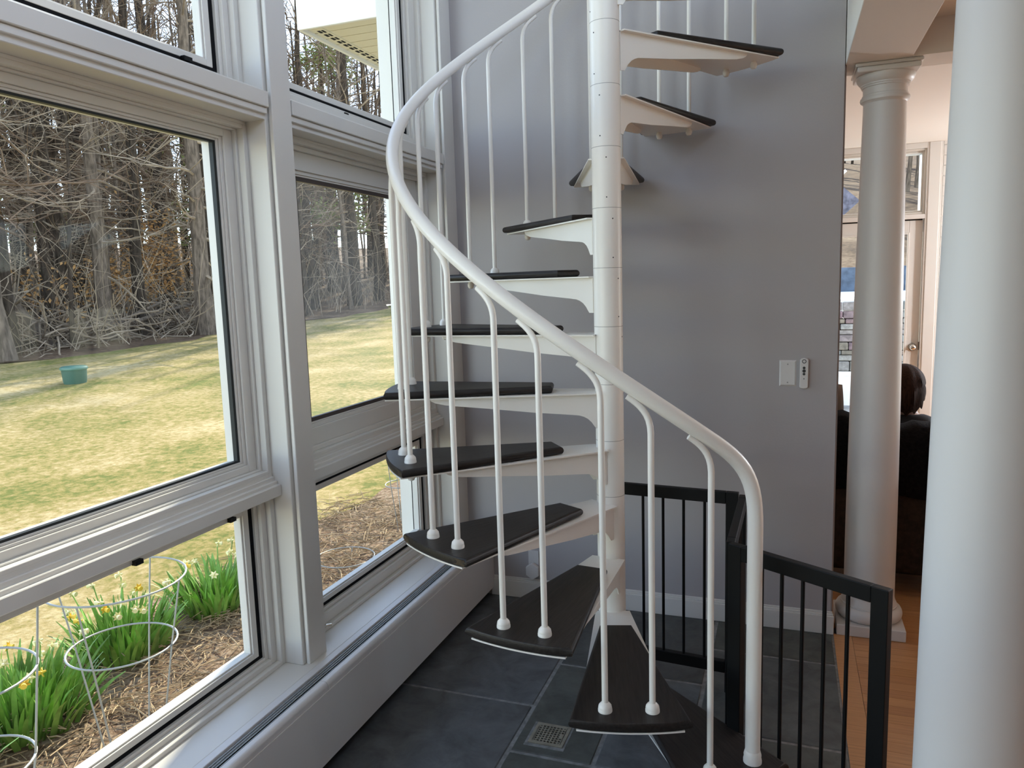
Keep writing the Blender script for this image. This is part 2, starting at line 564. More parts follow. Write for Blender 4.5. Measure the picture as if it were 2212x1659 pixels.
# hardware seen on the sashes
for (y_, z_, lab) in ((-0.70, 0.806, 'n'), (-1.05, 0.803, 'n')):
    obj('screen_clip', MB().box(-1.0, -0.985, y_-0.012, y_+0.012, z_-0.006, z_+0.006), BLACK, W2)
obj('latch', MB().box(-0.985, -0.955, -0.355, -0.335, 0.292, 0.305).tube([(-0.955,-0.345,0.30),(-0.94,-0.335,0.315),(-0.93,-0.32,0.312)], 0.005, 8), NICKEL, W5)
for y_ in (-0.60, -0.85, -1.1):
    obj('screw', MB().lathe([(0.003, 0.3025), (0.003, 0.3045)], -0.99, y_, 8), BUTTON, W2)
obj('crank_stub', MB().box(-1.0, -0.985, -0.745, -0.715, 2.105, 2.116), BLACK, W3)
obj('crank_stub', MB().box(-1.0, -0.985, 0.05, 0.075, 2.112, 2.122), BLACK, W6)
# plate over the windows, sill board, wall under the windows
mb = MB().box(-1.06, XF-0.01, -7, 0.9, 3.3, 3.8).box(-1.14, -1.06, -7, 0.775, 3.25, 3.8)
mb.box(-1.14, -1.056, -7, 0.775, -0.5, 0.285)
mb.box(-1.06, -0.957, -5.9, 0.775, 0.2, 0.281)
mb.box(-1.14, -0.9, -7, -5.9, -0.5, 3.8)
mb.box(-1.14, -1.056, 0.60, 0.905, -0.5, 3.8)
struct('wall_left', mb, WHITE, 'white painted wall around the tall windows', 'wall')
struct('trim_14', MB().box(-0.96, -0.848, -5.9, YB, 0.255, 0.281), WHITE, 'white sill board between the low windows and the heater', 'window sill', bevel=0.003)

# ------------------------------------------------------------------ baseboard heater
ht = thing('baseboard_heater', (-0.76, -1.0, 0.0), 'long white baseboard heater cover under the windows, slotted on top', 'heater')
Y0, Y1 = -4.0, YB-0.001
obj('back_strip', MB().box(-0.8475, -0.822, Y0, Y1, 0.25, 0.2825), PLASTIC, ht, bevel=0.002)
pr = []
for i in range(7):
    a = math.pi/2*i/6
    pr.append((-0.766+0.013*math.sin(a), 0.2685+0.014*math.cos(a)))
def xprism(mb, prof, y0, y1):
    n = len(prof)
    vs_ = [(x, y0, z) for x, z in prof] + [(x, y1, z) for x, z in prof]
    fs_ = [tuple(range(n)), tuple(range(2*n-1, n-1, -1))] + [(i, i+n, (i+1) % n+n, (i+1) % n) for i in range(n)]
    return mb.add(vs_, fs_)
for (a, b_) in ((Y0, -0.6145), (-0.6125, Y1)):
    obj('front_nose', xprism(MB(), [(-0.779, 0.2825)]+pr+[(-0.753, 0.2555), (-0.779, 0.2555)], a, b_), PLASTIC, ht)
obj('front_panel', xprism(MB(), [(-0.765, 0.2535), (-0.7522, 0.2535), (-0.7475, 0.06), (-0.7475, 0.04), (-0.76, 0.04)], Y0, Y1), PLASTIC, ht)
obj('bright_seam', MB().box(-0.766, -0.7515, Y0, Y1, 0.2532, 0.2552), mat('bright_seam_paint', (0.85, 0.84, 0.8), 0.4), ht)
obj('vent_trough', MB().box(-0.823, -0.778, Y0, Y1, 0.20, 0.235), VENT, ht)
for k in range(4):
    xx = -0.813+k*0.0089
    obj('grille_slat', MB().box(xx-0.0013, xx+0.0013, Y0, Y1, 0.2765, 0.2785), ALU, ht)
obj('inner_fins', MB().box(-0.955, -0.80, Y0, Y1, 0.045, 0.22), VENT, ht)

# ------------------------------------------------------------------ spiral staircase
H = 0.19
PH0, DPH = -51.152, -22.905
RB = 0.690
st = thing('spiral_staircase', (0, 0, 0), 'white steel spiral staircase with dark wooden treads', 'spiral staircase')
NT = 15
TOPZ = H*NT + 0.9
obj('centre_pole', MB().lathe([(0.0469, 0.0), (0.0469, TOPZ)], 0, 0, 48), STEEL, st)
SEAM = mat('seam_line', (0.42, 0.40, 0.37), 0.6)
for k in range(4, NT+3):
    z = H*k
    obj('sleeve_seam', MB().lathe([(0.0466, z-0.0010), (0.04705, z-0.0009), (0.04705, z+0.0009), (0.0466, z+0.001)], 0, 0, 48, cap=False), SEAM, st)
for k in range(2, NT):
    a = R(PH0+DPH*k+180)
    for dz in (0.032, 0.155):
        z = H*k + dz + 0.0
        c0 = Vector((math.cos(a), math.sin(a), 0))
        obj('set_screw_hole', MB().tube([c0*0.0455+Vector((0,0,z)), c0*0.0474+Vector((0,0,z))], 0.0022, 8), BUTTON, st)
obj('base_sleeve', MB().lathe([(0.048, 0.0), (0.0475, 0.12)], 0, 0, 40), STEEL, st)
obj('base_plate', MB().box(-0.11, 0.11, -0.11, 0.11, 0, 0.008), STEEL, st, bevel=0.002)

def tread_poly(al0, w0, w1, rout, n=14, cut=0.0):
    """outline in local coords: x along the tread, y across"""
    pts = [(al0, -w0)]
    for i in range(n+1):
        t = -1+2*i/n
        yy = w1*t
        pts.append((math.sqrt(max(rout*rout-yy*yy, 0.0001))-cut*abs(t)**6, yy))
    pts.append((al0, w0))
    return pts

def board_mb():
    """wooden tread with bull-nosed long edges"""
    m_ = MB()
    T = 0.024
    # cross sections between inner end and rounded outer end
    prof = []
    for i in range(9):
        a = -math.pi/2+math.pi*i/8
        prof.append((math.cos(a)*T*0.42, -T/2+math.sin(a)*T/2))   # (out, z)
    def ring(al_fn):
        r = []
        return r
    outl = tread_poly(0.197, 0.052-0.008, 0.152-0.008, 0.741, 16, 0.004)
    n = len(outl)
    # per-vertex outward offset directions
    dirs = []
    for i in range(n):
        p0, p1, p2 = Vector((*outl[i-1],0)), Vector((*outl[i],0)), Vector((*outl[(i+1) % n],0))
        e1, e2 = (p1-p0).normalized(), (p2-p1).normalized()
        n1, n2 = Vector((e1.y,-e1.x,0)), Vector((e2.y,-e2.x,0))
        d = (n1+n2).normalized()
        dirs.append(d / max(0.4, d.dot(n1)))
    vs_, fs_ = [], []
    for (o_, z_) in prof:
        for i in range(n):
            # outer end is nearly square, long edges are bull-nosed
            amt = o_ if abs(dirs[i].y) > 0.45 else (0.003+0.3*o_)
            vs_.append((outl[i][0]+dirs[i].x*amt, outl[i][1]+dirs[i].y*amt, z_))
    L = len(prof)
    for j in range(L-1):
        for i in range(n):
            i2 = (i+1) % n
            fs_.append((j*n+i, j*n+i2, (j+1)*n+i2, (j+1)*n+i))
    fs_.append(tuple(range(n-1,-1,-1)))
    fs_.append(tuple((L-1)*n+i for i in range(n)))
    return m_.add(vs_, fs_)

def web(m_, s, dk=1.0):
    """side flange of the steel bracket: deep at the pole, scooped, tapering outward"""
    ZT = -0.0275
    bot = [(0.03, -0.145), (0.046, -0.145), (0.052, -0.137), (0.060, -0.125), (0.072, -0.113), (0.086, -0.105), (0.10, -0.1005), (0.125, -0.0975), (0.25, -0.086), (0.40, -0.068), (0.50, -0.057), (0.54, -0.052), (0.57, -0.045), (0.585, -0.038), (0.592, ZT)]
    bot = [(x_, z_ if dk == 1.0 else min(ZT, ZT+(z_-ZT)*(dk if x_ > 0.07 else 0.8))) for x_, z_ in bot]
    def yy(x):
        return s*(0.040+(0.104-0.040)*(x-0.05)/(0.62-0.05))
    t = 0.0022
    n = len(bot)
    vs_ = []
    for side in (-t, t):
        for x, z in bot:
            vs_.append((x, yy(x)+side, z))
        for x, z in bot:
            vs_.append((x, yy(x)+side, ZT))
    fs_ = []
    for i in range(n-1):
        fs_.append((i, i+1, n+i+1, n+i))
        fs_.append((2*n+i, 3*n+i, 3*n+i+1, 2*n+i+1))
        fs_.append((i, 2*n+i, 2*n+i+1, i+1))
    fs_.append((0, n, 3*n, 2*n))
    m_.add(vs_, fs_)

def bracket_mb(dk=1.0):
    m_ = MB()
    m_.prism(tread_poly(0.03, 0.058, 0.136, 0.7435, 12), -0.030, -0.0255)
    web(m_, 1, dk)
    web(m_, -1, dk)
    return m_

def baluster_mb(z_top):
    """white rod from tread, top bent over along the rail (local: x radial, y tangential uphill = -y)"""
    m_ = MB()
    U0 = z_top
    P = [(0.0, U0-0.062), (0.0, U0-0.010), (-0.027, U0+0.689*0.027-0.0092), (-0.056, U0+0.689*0.056-0.0088)]
    pts = [(0,0,-0.02), (0,0,0.3), (0,0,U0-0.10)]
    rad = [0.0082]*3
    for i in range(9):
        t = i/8
        yy = P[0][0]*(1-t)**3+3*P[1][0]*t*(1-t)**2+3*P[2][0]*t*t*(1-t)+P[3][0]*t**3
        zz = P[0][1]*(1-t)**3+3*P[1][1]*t*(1-t)**2+3*P[2][1]*t*t*(1-t)+P[3][1]*t**3
        pts.append((-0.010*t-yy*yy*0.72, yy, zz))
        rad.append(0.0082-0.0014*max(0, t-0.5)*2)
    m_.tube(pts, rad, 12)
    return m_

board0 = brk0 = None
bal_mesh, col_mesh, knob_mesh = {}, None, None
collar = MB().lathe([(0.0185,0),(0.0185,0.006),(0.0175,0.0075),(0.0178,0.010),(0.0165,0.016),(0.0125,0.021),(0.0095,0.024)], 0, 0, 20)
knob = MB().lathe([(0.004,-0.056),(0.009,-0.054),(0.0125,-0.046),(0.0125,-0.037),(0.010,-0.034),(0.010,-0.029)], 0, 0, 16)
me_cache = {}
def inst(name, mb_fn, m, parent, mtx, bevel=0.0, key=None):
    key = key or name
    if key not in me_cache:
        o = obj(name, mb_fn(), m, None, bevel=bevel)
        me_cache[key] = o
    else:
        o = me_cache[key].copy()
        C.objects.link(o)
    o.parent = parent
    o.matrix_parent_inverse = Matrix.Identity(4)
    o.matrix_basis = mtx
    return o
RAIL_R, RAIL_Z = 0.68, 0.85
for k in range(NT):
    a = R(PH0+DPH*k)
    z = H*(k+1)
    mt = Matrix.Translation((0,0,z)) @ Matrix.Rotation(a, 4, 'Z')
    tb = inst('tread', board_mb, TREAD, st, mt)
    inst('bracket', bracket_mb if k else (lambda: bracket_mb(0.3)), STEEL, tb, Matrix.Identity(4), key='bracket' if k else 'first_bracket')
    if k == 3 or k == 4:
        edge = MB()
        arc = [(math.sqrt(0.7448**2-yy*yy)+0.0008, yy) for yy in [-0.148+0.296*i/16 for i in range(17)]]
        vs_ = [(x, yy, -0.021) for x, yy in arc]+[(x, yy, -0.004) for x, yy in arc]
        edge.add(vs_, [(i, i+1, i+18, i+17) for i in range(16)], True)
        o = obj('worn_end', edge, TREAD_END)
        o.parent = tb
        o.matrix_basis = Matrix.Identity(4)
    for s in (-1, 1):
        if k == 0 and s == 1:
            continue
        ab = a + s*R(5.02)
        zt = RAIL_Z - 0.0215 - s*H*5.02/22.905
        mb2 = Matrix.Translation((RB*math.cos(ab), RB*math.sin(ab), z)) @ Matrix.Rotation(ab, 4, 'Z')
        bl = inst('baluster', lambda zt=zt: baluster_mb(zt), STEEL, st, mb2, key='baluster%d' % s)
        inst('collar', lambda: collar, STEEL, bl, Matrix.Identity(4))
        inst('foot_knob', lambda: knob, STEEL, bl, Matrix.Identity(4))
# hand rail with the newel bent down at the bottom
def rail_pt(k):
    a = R(PH0+DPH*k)
    return Vector((RAIL_R*math.cos(a), RAIL_R*math.sin(a), H*(k+1)+RAIL_Z))
pts = []
nwl = Vector((0.487, -0.491, 0.0))
for z in (0.19, 0.4, 0.6, 0.75, 0.84):
    pts.append(Vector((nwl.x, nwl.y, z)))
p_end = rail_pt(0.16)
d_end = (rail_pt(0.2)-rail_pt(0.1)).normalized()
b0, b1, b2, b3 = pts[-1], pts[-1]+Vector((0,0,0.12)), p_end-d_end*0.11, p_end
for i in range(1, 12):
    t = i/12
    pts.append(b0*(1-t)**3+b1*3*t*(1-t)**2+b2*3*t*t*(1-t)+b3*t**3)
k = 0.16
while k < NT-0.4:
    pts.append(rail_pt(k))
    k += 0.12
obj('handrail', MB().tube(pts, 0.0195, 20), STEEL, st)
obj('newel_collar', MB().lathe([(0.024,0.19),(0.024,0.198),(0.0225,0.205),(0.023,0.212),(0.0205,0.222),(0.0195,0.224)], nwl.x, nwl.y, 24), STEEL, st)

# ------------------------------------------------------------------ folding black gate
gate = thing('folding_gate', (0.42, -0.1, 0), 'black three-panel folding gate with thin wire bars beside the stair', 'gate')
ZT = 0.74
def gate_panel(p, q, nb, first=0.0):
    p, q = Vector((*p,0)), Vector((*q,0))
    d = (q-p).normalized()
    nrm = Vector((-d.y, d.x, 0))
    L = (q-p).length
    up = Vector((0,0,1))
    hw, th = 0.021, 0.012
    m_ = MB()
    for e in (hw, L-hw):
        m_.obox(p+d*e+up*(ZT/2), d, nrm, up, hw, th, ZT/2)
    m_.obox(p+d*(L/2)+up*(ZT-hw), d, nrm, up, L/2-hw*2, th, hw)
    m_.obox(p+d*(L/2)+up*(0.095), d, nrm, up, L/2-hw*2, th, hw)
    pn = obj('gate_panel', m_, BLACK, gate, bevel=0.002)
    for i in range(nb):
        e = 2*hw+(L-4*hw)*(i+1)/(nb+1)
        o = obj('bar', MB().tube([p+d*e+up*0.1, p+d*e+up*(ZT-0.03)], 0.0052, 8), BLACKWIRE)
        o.parent = pn
        o.matrix_parent_inverse = Matrix.Identity(4)
A0, A1, C1 = (-0.045, 0.228), (0.408, 0.186), (0.794, -0.575)
gate_panel(A0, A1, 4)
gate_panel((0.424, 0.165), (0.416, -0.332), 5)
gate_panel((0.416, -0.335), C1, 5)
obj('hinge', MB().tube([(0.421,0.19,0.2),(0.421,0.19,0.26)], 0.006, 8), BLACK, gate)
obj('hinge', MB().tube([(0.421,0.19,0.55),(0.421,0.19,0.61)], 0.006, 8), BLACK, gate)

# ------------------------------------------------------------------ columns
def column(cx, cy, label):
    t = thing('round_column', (cx, cy, 0), label, 'column')
    obj('plinth', MB().box(cx-0.129, cx+0.129, cy-0.129, cy+0.129, 0, 0.046), COLUMN, t, bevel=0.003)
    pr_ = [(0.128,0.046)]
    for i in range(9):
        a = -math.pi/2+math.pi*i/8
        pr_.append((0.108+0.021*math.cos(a), 0.075+0.028*math.sin(a)))
    pr_ += [(0.109,0.104),(0.109,0.110),(0.106,0.112),(0.1055,0.118),(0.101,0.126),(0.0985,0.14)]
    obj('base_moulding', MB().lathe(pr_, cx, cy, 56), COLUMN, t)
    sh = []
    for i in range(25):
        u = i/24
        z = 0.138+(2.128-0.138)*u
        r = 0.0975 - 0.0215*max(0, (u-0.12)/0.88)**1.5
        sh.append((r, z))
    obj('shaft', MB().lathe(sh, cx, cy, 64), COLUMN, t)
    cp = [(0.0765,2.125),(0.080,2.130),(0.0865,2.134),(0.0885,2.141),(0.0865,2.148),(0.082,2.149),(0.082,2.156),(0.0785,2.158),(0.0785,2.184),(0.084,2.185),(0.084,2.191),(0.0875,2.192),(0.0875,2.197),(0.094,2.202),(0.100,2.210),(0.104,2.221),(0.104,2.2275)]
    obj('capital', MB().lathe(cp, cx, cy, 56), COLUMN, t)
    ab = MB().box(cx-0.108, cx+0.108, cy-0.108, cy+0.108, 2.2275, 2.247).box(cx-0.115, cx+0.115, cy-0.115, cy+0.115, 2.247, 2.2595)
    obj('abacus', ab, COLUMN, t, bevel=0.004)
    return t
column(0.897, 0.896, 'white round column on a square plinth at the end of the grey wall')
column(0.886, -0.985, 'large white round column in the right foreground, cut off by the frame')

# ------------------------------------------------------------------ floor drain and wall fittings
dr = thing('floor_drain', (-0.157, -0.255, 0), 'square metal drain grate set in the slate floor', 'drain')
g_ = MB()
cx, cy, hw = -0.157, -0.255, 0.058
n = 8
pitch = 0.0115
x_lo, y_lo = cx-pitch*4, cy-pitch*4
for i in range(n+1):
    xx = x_lo+pitch*i
    g_.box(xx-0.002, xx+0.002, y_lo, y_lo+pitch*n, 0.0, 0.004)
    yy = y_lo+pitch*i
    g_.box(x_lo, x_lo+pitch*n, yy-0.002, yy+0.002, 0.0, 0.0041)
g_.box(cx-hw, x_lo, cy-hw, cy+hw, 0, 0.004).box(x_lo+pitch*n, cx+hw, cy-hw, cy+hw, 0, 0.004).box(x_lo, x_lo+pitch*n, cy-hw, y_lo, 0, 0.004).box(x_lo, x_lo+pitch*n, y_lo+pitch*n, cy+hw, 0, 0.004)
for ii in (0, 7):
    for jj in (0, 7):
        g_.box(x_lo+pitch*ii, x_lo+pitch*(ii+1), y_lo+pitch*jj, y_lo+pitch*(jj+1), 0, 0.0042)
for jj in (3, 4):
    g_.box(x_lo+pitch*7, x_lo+pitch*8, y_lo+pitch*jj, y_lo+pitch*(jj+1), 0, 0.0042)
obj('grate', g_, BRASS, dr)
obj('well_shade', MB().box(cx-hw+0.003, cx+hw-0.003, cy-hw+0.003, cy+hw-0.003, 0.0002, 0.0012), DARKGAP, dr)  # thin dark sheet standing in for the shade down the drain
for ii in (0, 7):
    for jj in (0, 7):
        obj('screw', MB().lathe([(0.003, 0.004), (0.003, 0.0048)], x_lo+pitch*(ii+0.5), y_lo+pitch*(jj+0.5), 10), mat('dark_screw', (0.12, 0.11, 0.08), 0.5), dr)
obj('mortar_rim', MB().box(cx-0.068, cx+0.066, cy-0.072, cy+0.062, 0.0, 0.0009), GROUT, dr)

pl = thing('blank_wall_plate', (0.561, YB, 1.086), 'blank white wall plate left of the remote control', 'wall plate')
pm = MB()
pm.add([(0.529,YB,1.033),(0.594,YB,1.033),(0.594,YB,1.139),(0.529,YB,1.139),(0.535,YB-0.006,1.039),(0.588,YB-0.006,1.039),(0.588,YB-0.006,1.133),(0.535,YB-0.006,1.133)],
       [(4,5,6,7),(0,1,5,4),(1,2,6,5),(2,3,7,6),(3,0,4,7)])
obj('plate', pm, PLASTIC, pl)
for zz in (1.123, 1.049):
    obj('screw', MB().tube([(0.561,YB-0.0075,zz),(0.561,YB-0.005,zz)], 0.003, 10), mat('plate_screw', (0.3,0.3,0.3), 0.4), pl)
rm = thing('fan_remote', (0.622, YB, 1.085), 'slim white remote control in its wall cradle', 'remote control')
ol = [(0.606,1.03),(0.614,1.0265),(0.623,1.0255),(0.632,1.0265),(0.6385,1.03),(0.6395,1.142),(0.633,1.147),(0.623,1.149),(0.613,1.147),(0.607,1.142)]
mm = MB()
nn = len(ol)
mm.add([(x,YB,z) for x,z in ol]+[(x,YB-0.017,z) for x,z in ol], [tuple(range(nn-1,-1,-1)), tuple(range(nn,2*nn))]+[(i,(i+1)%nn,nn+(i+1)%nn,nn+i) for i in range(nn)])
obj('body', mm, PLASTIC, rm, bevel=0.003)
for zz, rr in ((1.110,0.0052),(1.0975,0.0065),(1.085,0.0052),(1.066,0.002)):
    obj('button', MB().tube([(0.6225,YB-0.016,zz),(0.6225,YB-0.0185,zz)], rr, 16), BUTTON, rm)
obj('button_ring', MB().tube([(0.6225+0.007*math.cos(t*math.pi/8),YB-0.0172,1.136+0.007*math.sin(t*math.pi/8)) for t in range(16)], 0.0013, 6, closed=True), BUTTON, rm)
obj('power_button', MB().tube([(0.6225,YB-0.016,1.136),(0.6225,YB-0.019,1.136)], 0.0052, 16), PLASTIC, rm)
hx = thing('night_light', (-0.546, YB, 0.15), 'white hexagonal plug-in night light low on the grey wall', 'night light')
hp = [(-0.546+0.036*math.cos(R(60*i+30)), 0.142+0.04*math.sin(R(60*i+30))) for i in range(6)]
mm = MB().add([(x,YB-0.012,z) for x,z in hp]+[(x,YB-0.034,z) for x,z in hp], [tuple(range(5,-1,-1)), tuple(range(6,12))]+[(i,(i+1)%6,6+(i+1)%6,6+i) for i in range(6)])
obj('body', mm, PLASTIC, hx, bevel=0.003)
obj('outlet_plate', MB().box(-0.572, -0.520, YB-0.006, YB, 0.13, 0.235), PLASTIC, hx, bevel=0.002)
obj('plug', MB().box(-0.556, -0.536, YB-0.016, YB-0.004, 0.13, 0.16), PLASTIC, hx)

# ------------------------------------------------------------------ sitting room behind the column
YW = 3.85
wb = MB()
wb.box(-1.0, 0.62, YW, YW+0.2, -0.05, 2.45).box(1.588, 2.3, YW, YW+0.2, -0.05, 2.45).box(2.3, 5.3, YW, YW+0.2, -0.05, 0.12).box(2.3, 5.3, YW, YW+0.2, 2.3, 2.45).box(0.62, 1.588, YW, YW+0.2, 2.36, 2.45)
wf = struct('wall_far', wb, CREAM, 'cream painted brick wall of the sitting room beside the glazed door', 'wall')
br = MB()
zz = 0.0
row = 0
while zz < 2.4:
    xx = 1.592 - (0.1 if row % 2 else 0.0)
    while xx < 2.25:
        a_, b_ = max(1.592, xx), min(2.3, xx+0.196)
        if b_ > a_+0.02:
            br.box(a_, b_-0.004, YW-0.006, YW, zz, zz+0.068)
        xx += 0.2
    zz += 0.072
obj('brick_courses', br, CREAM, wf, bevel=0.002, seg=1)
cs = MB()
cs.box(1.486, 1.588, YW-0.014, YW+0.2, 0, 2.40).box(0.62, 0.70, YW-0.014, YW+0.2, 0, 2.40).box(0.70, 1.486, YW-0.014, YW+0.2, 1.862, 1.895).box(0.70, 1.486, YW-0.014, YW+0.2, 2.36, 2.40)
cs.box(1.50, 1.574, YW-0.02, YW, 0, 2.40)
struct('trim_15', cs, CREAM, 'cream casing around the far glazed door and its transom', 'door casing', bevel=0.003)
w10 = thing('window_10', (1.1, YW, 1.9), 'white transom window over the far glazed door', 'window', kind='structure')
fr_ = MB()
def frame_y(mb, x0, x1, z0, z1, w, y0, y1):
    mb.box(x0, x0+w, y0, y1, z0, z1).box(x1-w, x1, y0, y1, z0, z1).box(x0+w, x1-w, y0, y1, z0, z0+w).box(x0+w, x1-w, y0, y1, z1-w, z1)
frame_y(fr_, 0.70, 1.486, 1.895, 2.36, 0.014, YW+0.0, YW+0.14)
frame_y(fr_, 0.714, 1.472, 1.909, 2.346, 0.014, YW+0.02, YW+0.14)
obj('frame', fr_, WHITE, w10, bevel=0.002)
obj('glass_pane', MB().box(0.728, 1.458, YW+0.06, YW+0.066, 1.923, 2.332), GLASS, w10)
d1 = thing('door_1', (1.1, YW, 0), 'cream glazed door in the far wall', 'door', kind='structure')
dm = MB()
frame_y(dm, 0.703, 1.482, 0.02, 1.853, 0.09, YW+0.02, YW+0.06)
dm.box(0.79, 1.395, YW+0.02, YW+0.06, 0.1, 0.25)
obj('door_leaf', dm, CREAM, d1, bevel=0.003)
sp_ = MB()
frame_y(sp_, 0.79, 1.395, 0.25, 1.766, 0.012, YW+0.012, YW+0.03)
obj('glazing_bead', sp_, CREAM, d1, bevel=0.002)
obj('glass_pane', MB().box(0.795, 1.39, YW+0.036, YW+0.042, 0.25, 1.76), GLASS, d1)
obj('weatherstrip', MB().box(0.703, 1.478, YW+0.022, YW+0.05, 1.8535, 1.8615), BLACK, d1)
kn = MB()
kn.ball((1.44, YW-0.03, 0.921), 0.022, 0.018, 0.022)
kn.tube([(1.44,YW-0.02,0.921),(1.44,YW+0.02,0.921)], 0.009, 12)
kn.tube([(1.44,YW+0.012,0.921),(1.44,YW+0.02,0.921)], 0.028, 20)
obj('door_knob', kn, NICKEL, d1)
obj('strike', MB().box(1.478, 1.486, YW+0.0, YW+0.02, 0.9, 0.96), NICKEL, d1)

GLOBE = bpy.data.materials.new('fill_globe')
GLOBE.use_nodes = True
gb_ = GLOBE.node_tree.nodes['Principled BSDF']
gb_.inputs['Emission Color'].default_value = (0.95, 0.97, 1.0, 1)
gb_.inputs['Emission Strength'].default_value = 90
lamp = thing('fill_lamp', (2.9, 3.0, 0), 'floor lamp added unseen as fill light for the sitting room, right of the glazed door', 'lamp')  # added fill light out of view, brightens the far wall and ceiling
obj('base', MB().lathe([(0.14, 0), (0.14, 0.015), (0.03, 0.03)], 2.9, 3.0, 28), BLACK, lamp)
obj('pole', MB().lathe([(0.011, 0.03), (0.011, 1.41)], 2.9, 3.0, 12), BLACK, lamp)
obj('globe', MB().ball((2.9, 3.0, 1.5), 0.09, 0.09, 0.09, 20, 14), GLOBE, lamp)

SOFA = mat('dark_brown_upholstery', (0.028, 0.019, 0.014), 0.85, 0.2, var=0.3, scale=40)
THROW = mat('black_plush_throw', (0.006, 0.005, 0.005), 0.95, 0.1, var=0.5, scale=60, bump=0.8, bscale=90)
sf = thing('sofa', (1.5, 1.6, 0), 'dark brown sofa seen from behind, beyond the column', 'sofa')
obj('back', MB().box(0.62, 2.5, 1.24, 1.44, 0.10, 0.765), SOFA, sf, bevel=0.04, seg=3)
obj('seat', MB().box(0.78, 2.34, 1.40, 2.05, 0.08, 0.42), SOFA, sf, bevel=0.04, seg=3)
obj('armrest', MB().box(0.62, 0.79, 1.26, 2.08, 0.08, 0.60), SOFA, sf, bevel=0.05, seg=3)
obj('armrest', MB().box(2.33, 2.5, 1.26, 2.08, 0.08, 0.60), SOFA, sf, bevel=0.05, seg=3)
for (x_, y_) in ((0.68,1.30),(2.44,1.30),(0.68,2.02),(2.44,2.02)):
    obj('leg', MB().lathe([(0.02,0),(0.03,0.1)], x_, y_, 12), BLACK, sf)
# throw draped over the sofa back: thick folded blanket
def throw_mb():
    m_ = MB()
    nx, prof = 40, []
    path = [(1.222,0.49),(1.218,0.60),(1.216,0.69),(1.222,0.755),(1.25,0.787),(1.30,0.795),(1.36,0.795),(1.42,0.787),(1.452,0.755),(1.456,0.68),(1.457,0.6)]
    rg = random.Random(3)
    vs_, fs_ = [], []
    np_ = len(path)
    for lay in (0, 1):
        for i in range(nx+1):
            x = 0.66+1.5*i/nx
            wob = 0.008*math.sin(x*23)+0.006*math.sin(x*57+1)+0.055*max(0, 1-abs(x-0.80)/0.13)
            for j, (yy, z) in enumerate(path):
                off = 0 if lay else -0.008
                zz_ = z + (wob if 3 <= j <= 7 else 0.02*math.sin(x*9) if j == 0 else 0)
                vs_.append((x, yy+(off if j > 5 else -off)+0.003*math.sin(x*40+j), zz_+off))
    tot = (nx+1)*np_
    for i in range(nx):
        for j in range(np_-1):
            a_ = i*np_+j
            fs_.append((a_, a_+1, a_+np_+1, a_+np_))
            fs_.append((tot+a_, tot+a_+np_, tot+a_+np_+1, tot+a_+1))
        fs_.append((i*np_, (i+1)*np_, tot+(i+1)*np_, tot+i*np_))
        fs_.append((i*np_+np_-1, tot+i*np_+np_-1, tot+(i+1)*np_+np_-1, (i+1)*np_+np_-1))
    return m_.add(vs_, fs_, True)
tag(obj('throw_blanket', throw_mb(), THROW), 'black plush throw hanging over the back of the dark sofa', 'blanket')
cu = MB()
vs_, fs_ = [], []
for i in range(17):
    for j in range(17):
        u, v = -1+2*i/16, -1+2*j/16
        th = 0.055*(max(0.0, (1-u**4)*(1-v**4)))**0.5
        for s in (-1, 1):
            vs_.append((0.70+0.125*u*(1-0.06*v*v), 1.535+s*th+0.03*v, 0.80+0.145*v*(1-0.06*u*u)))
for i in range(16):
    for j in range(16):
        a_ = (i*17+j)*2
        b_ = ((i+1)*17+j)*2
        fs_.append((a_, b_, b_+2, a_+2))
        fs_.append((a_+1, a_+3, b_+3, b_+1))
tag(obj('cushion', cu.add(vs_, fs_, True), mat('taupe_cushion_cloth', (0.17, 0.13, 0.105), 0.9, 0.1)), 'taupe cushion poking above the left end of the dark sofa', 'cushion')

# ------------------------------------------------------------------ person on the sofa (back of head towards us)
HAIR = mat('brown_hair', (0.032, 0.014, 0.008), 0.7, 0.12, var=0.6, scale=6, stretch=(40, 40, 4), bump=0.4, bscale=8)
SKIN = mat('skin', (0.5, 0.32, 0.24), 0.5)
KNIT = mat('dark_knit', (0.012, 0.012, 0.014), 0.9)
def skin_body(name, verts, edges, radii, m, parent=None, root=0, sub=2):
    me = bpy.data.meshes.new(name)
    me.from_pydata(verts, edges, [])
    o = bpy.data.objects.new(name, me)
    C.objects.link(o)
    o.modifiers.new('skin', 'SKIN').use_smooth_shade = True
    for i, sv in enumerate(me.skin_vertices[0].data):
        r_ = radii[i]
        sv.radius = r_ if isinstance(r_, tuple) else (r_, r_)
        sv.use_root = i == root
    ss = o.modifiers.new('sub', 'SUBSURF')
    ss.levels = ss.render_levels = sub
    me.materials.append(m)
    return o
px, py, DZ = 1.105, 1.62, -0.055
bv_ = [(px,py,0.50),(px,py-0.01,0.60),(px,py-0.02,0.72),(px,py,0.80),(px,py+0.01,0.85),(px,py+0.02,0.93),(px,py+0.025,1.0),
  (px-0.15,py,0.765),(px-0.19,py+0.06,0.60),(px-0.13,py+0.26,0.52),(px-0.10,py+0.33,0.51),
  (px+0.15,py,0.765),(px+0.19,py+0.06,0.60),(px+0.13,py+0.26,0.52),(px+0.10,py+0.33,0.51),
  (px-0.09,py+0.05,0.47),(px-0.10,py+0.42,0.49),(px-0.10,py+0.46,0.10),(px-0.10,py+0.56,0.04),
  (px+0.09,py+0.05,0.47),(px+0.10,py+0.42,0.49),(px+0.10,py+0.46,0.10),(px+0.10,py+0.56,0.04)]
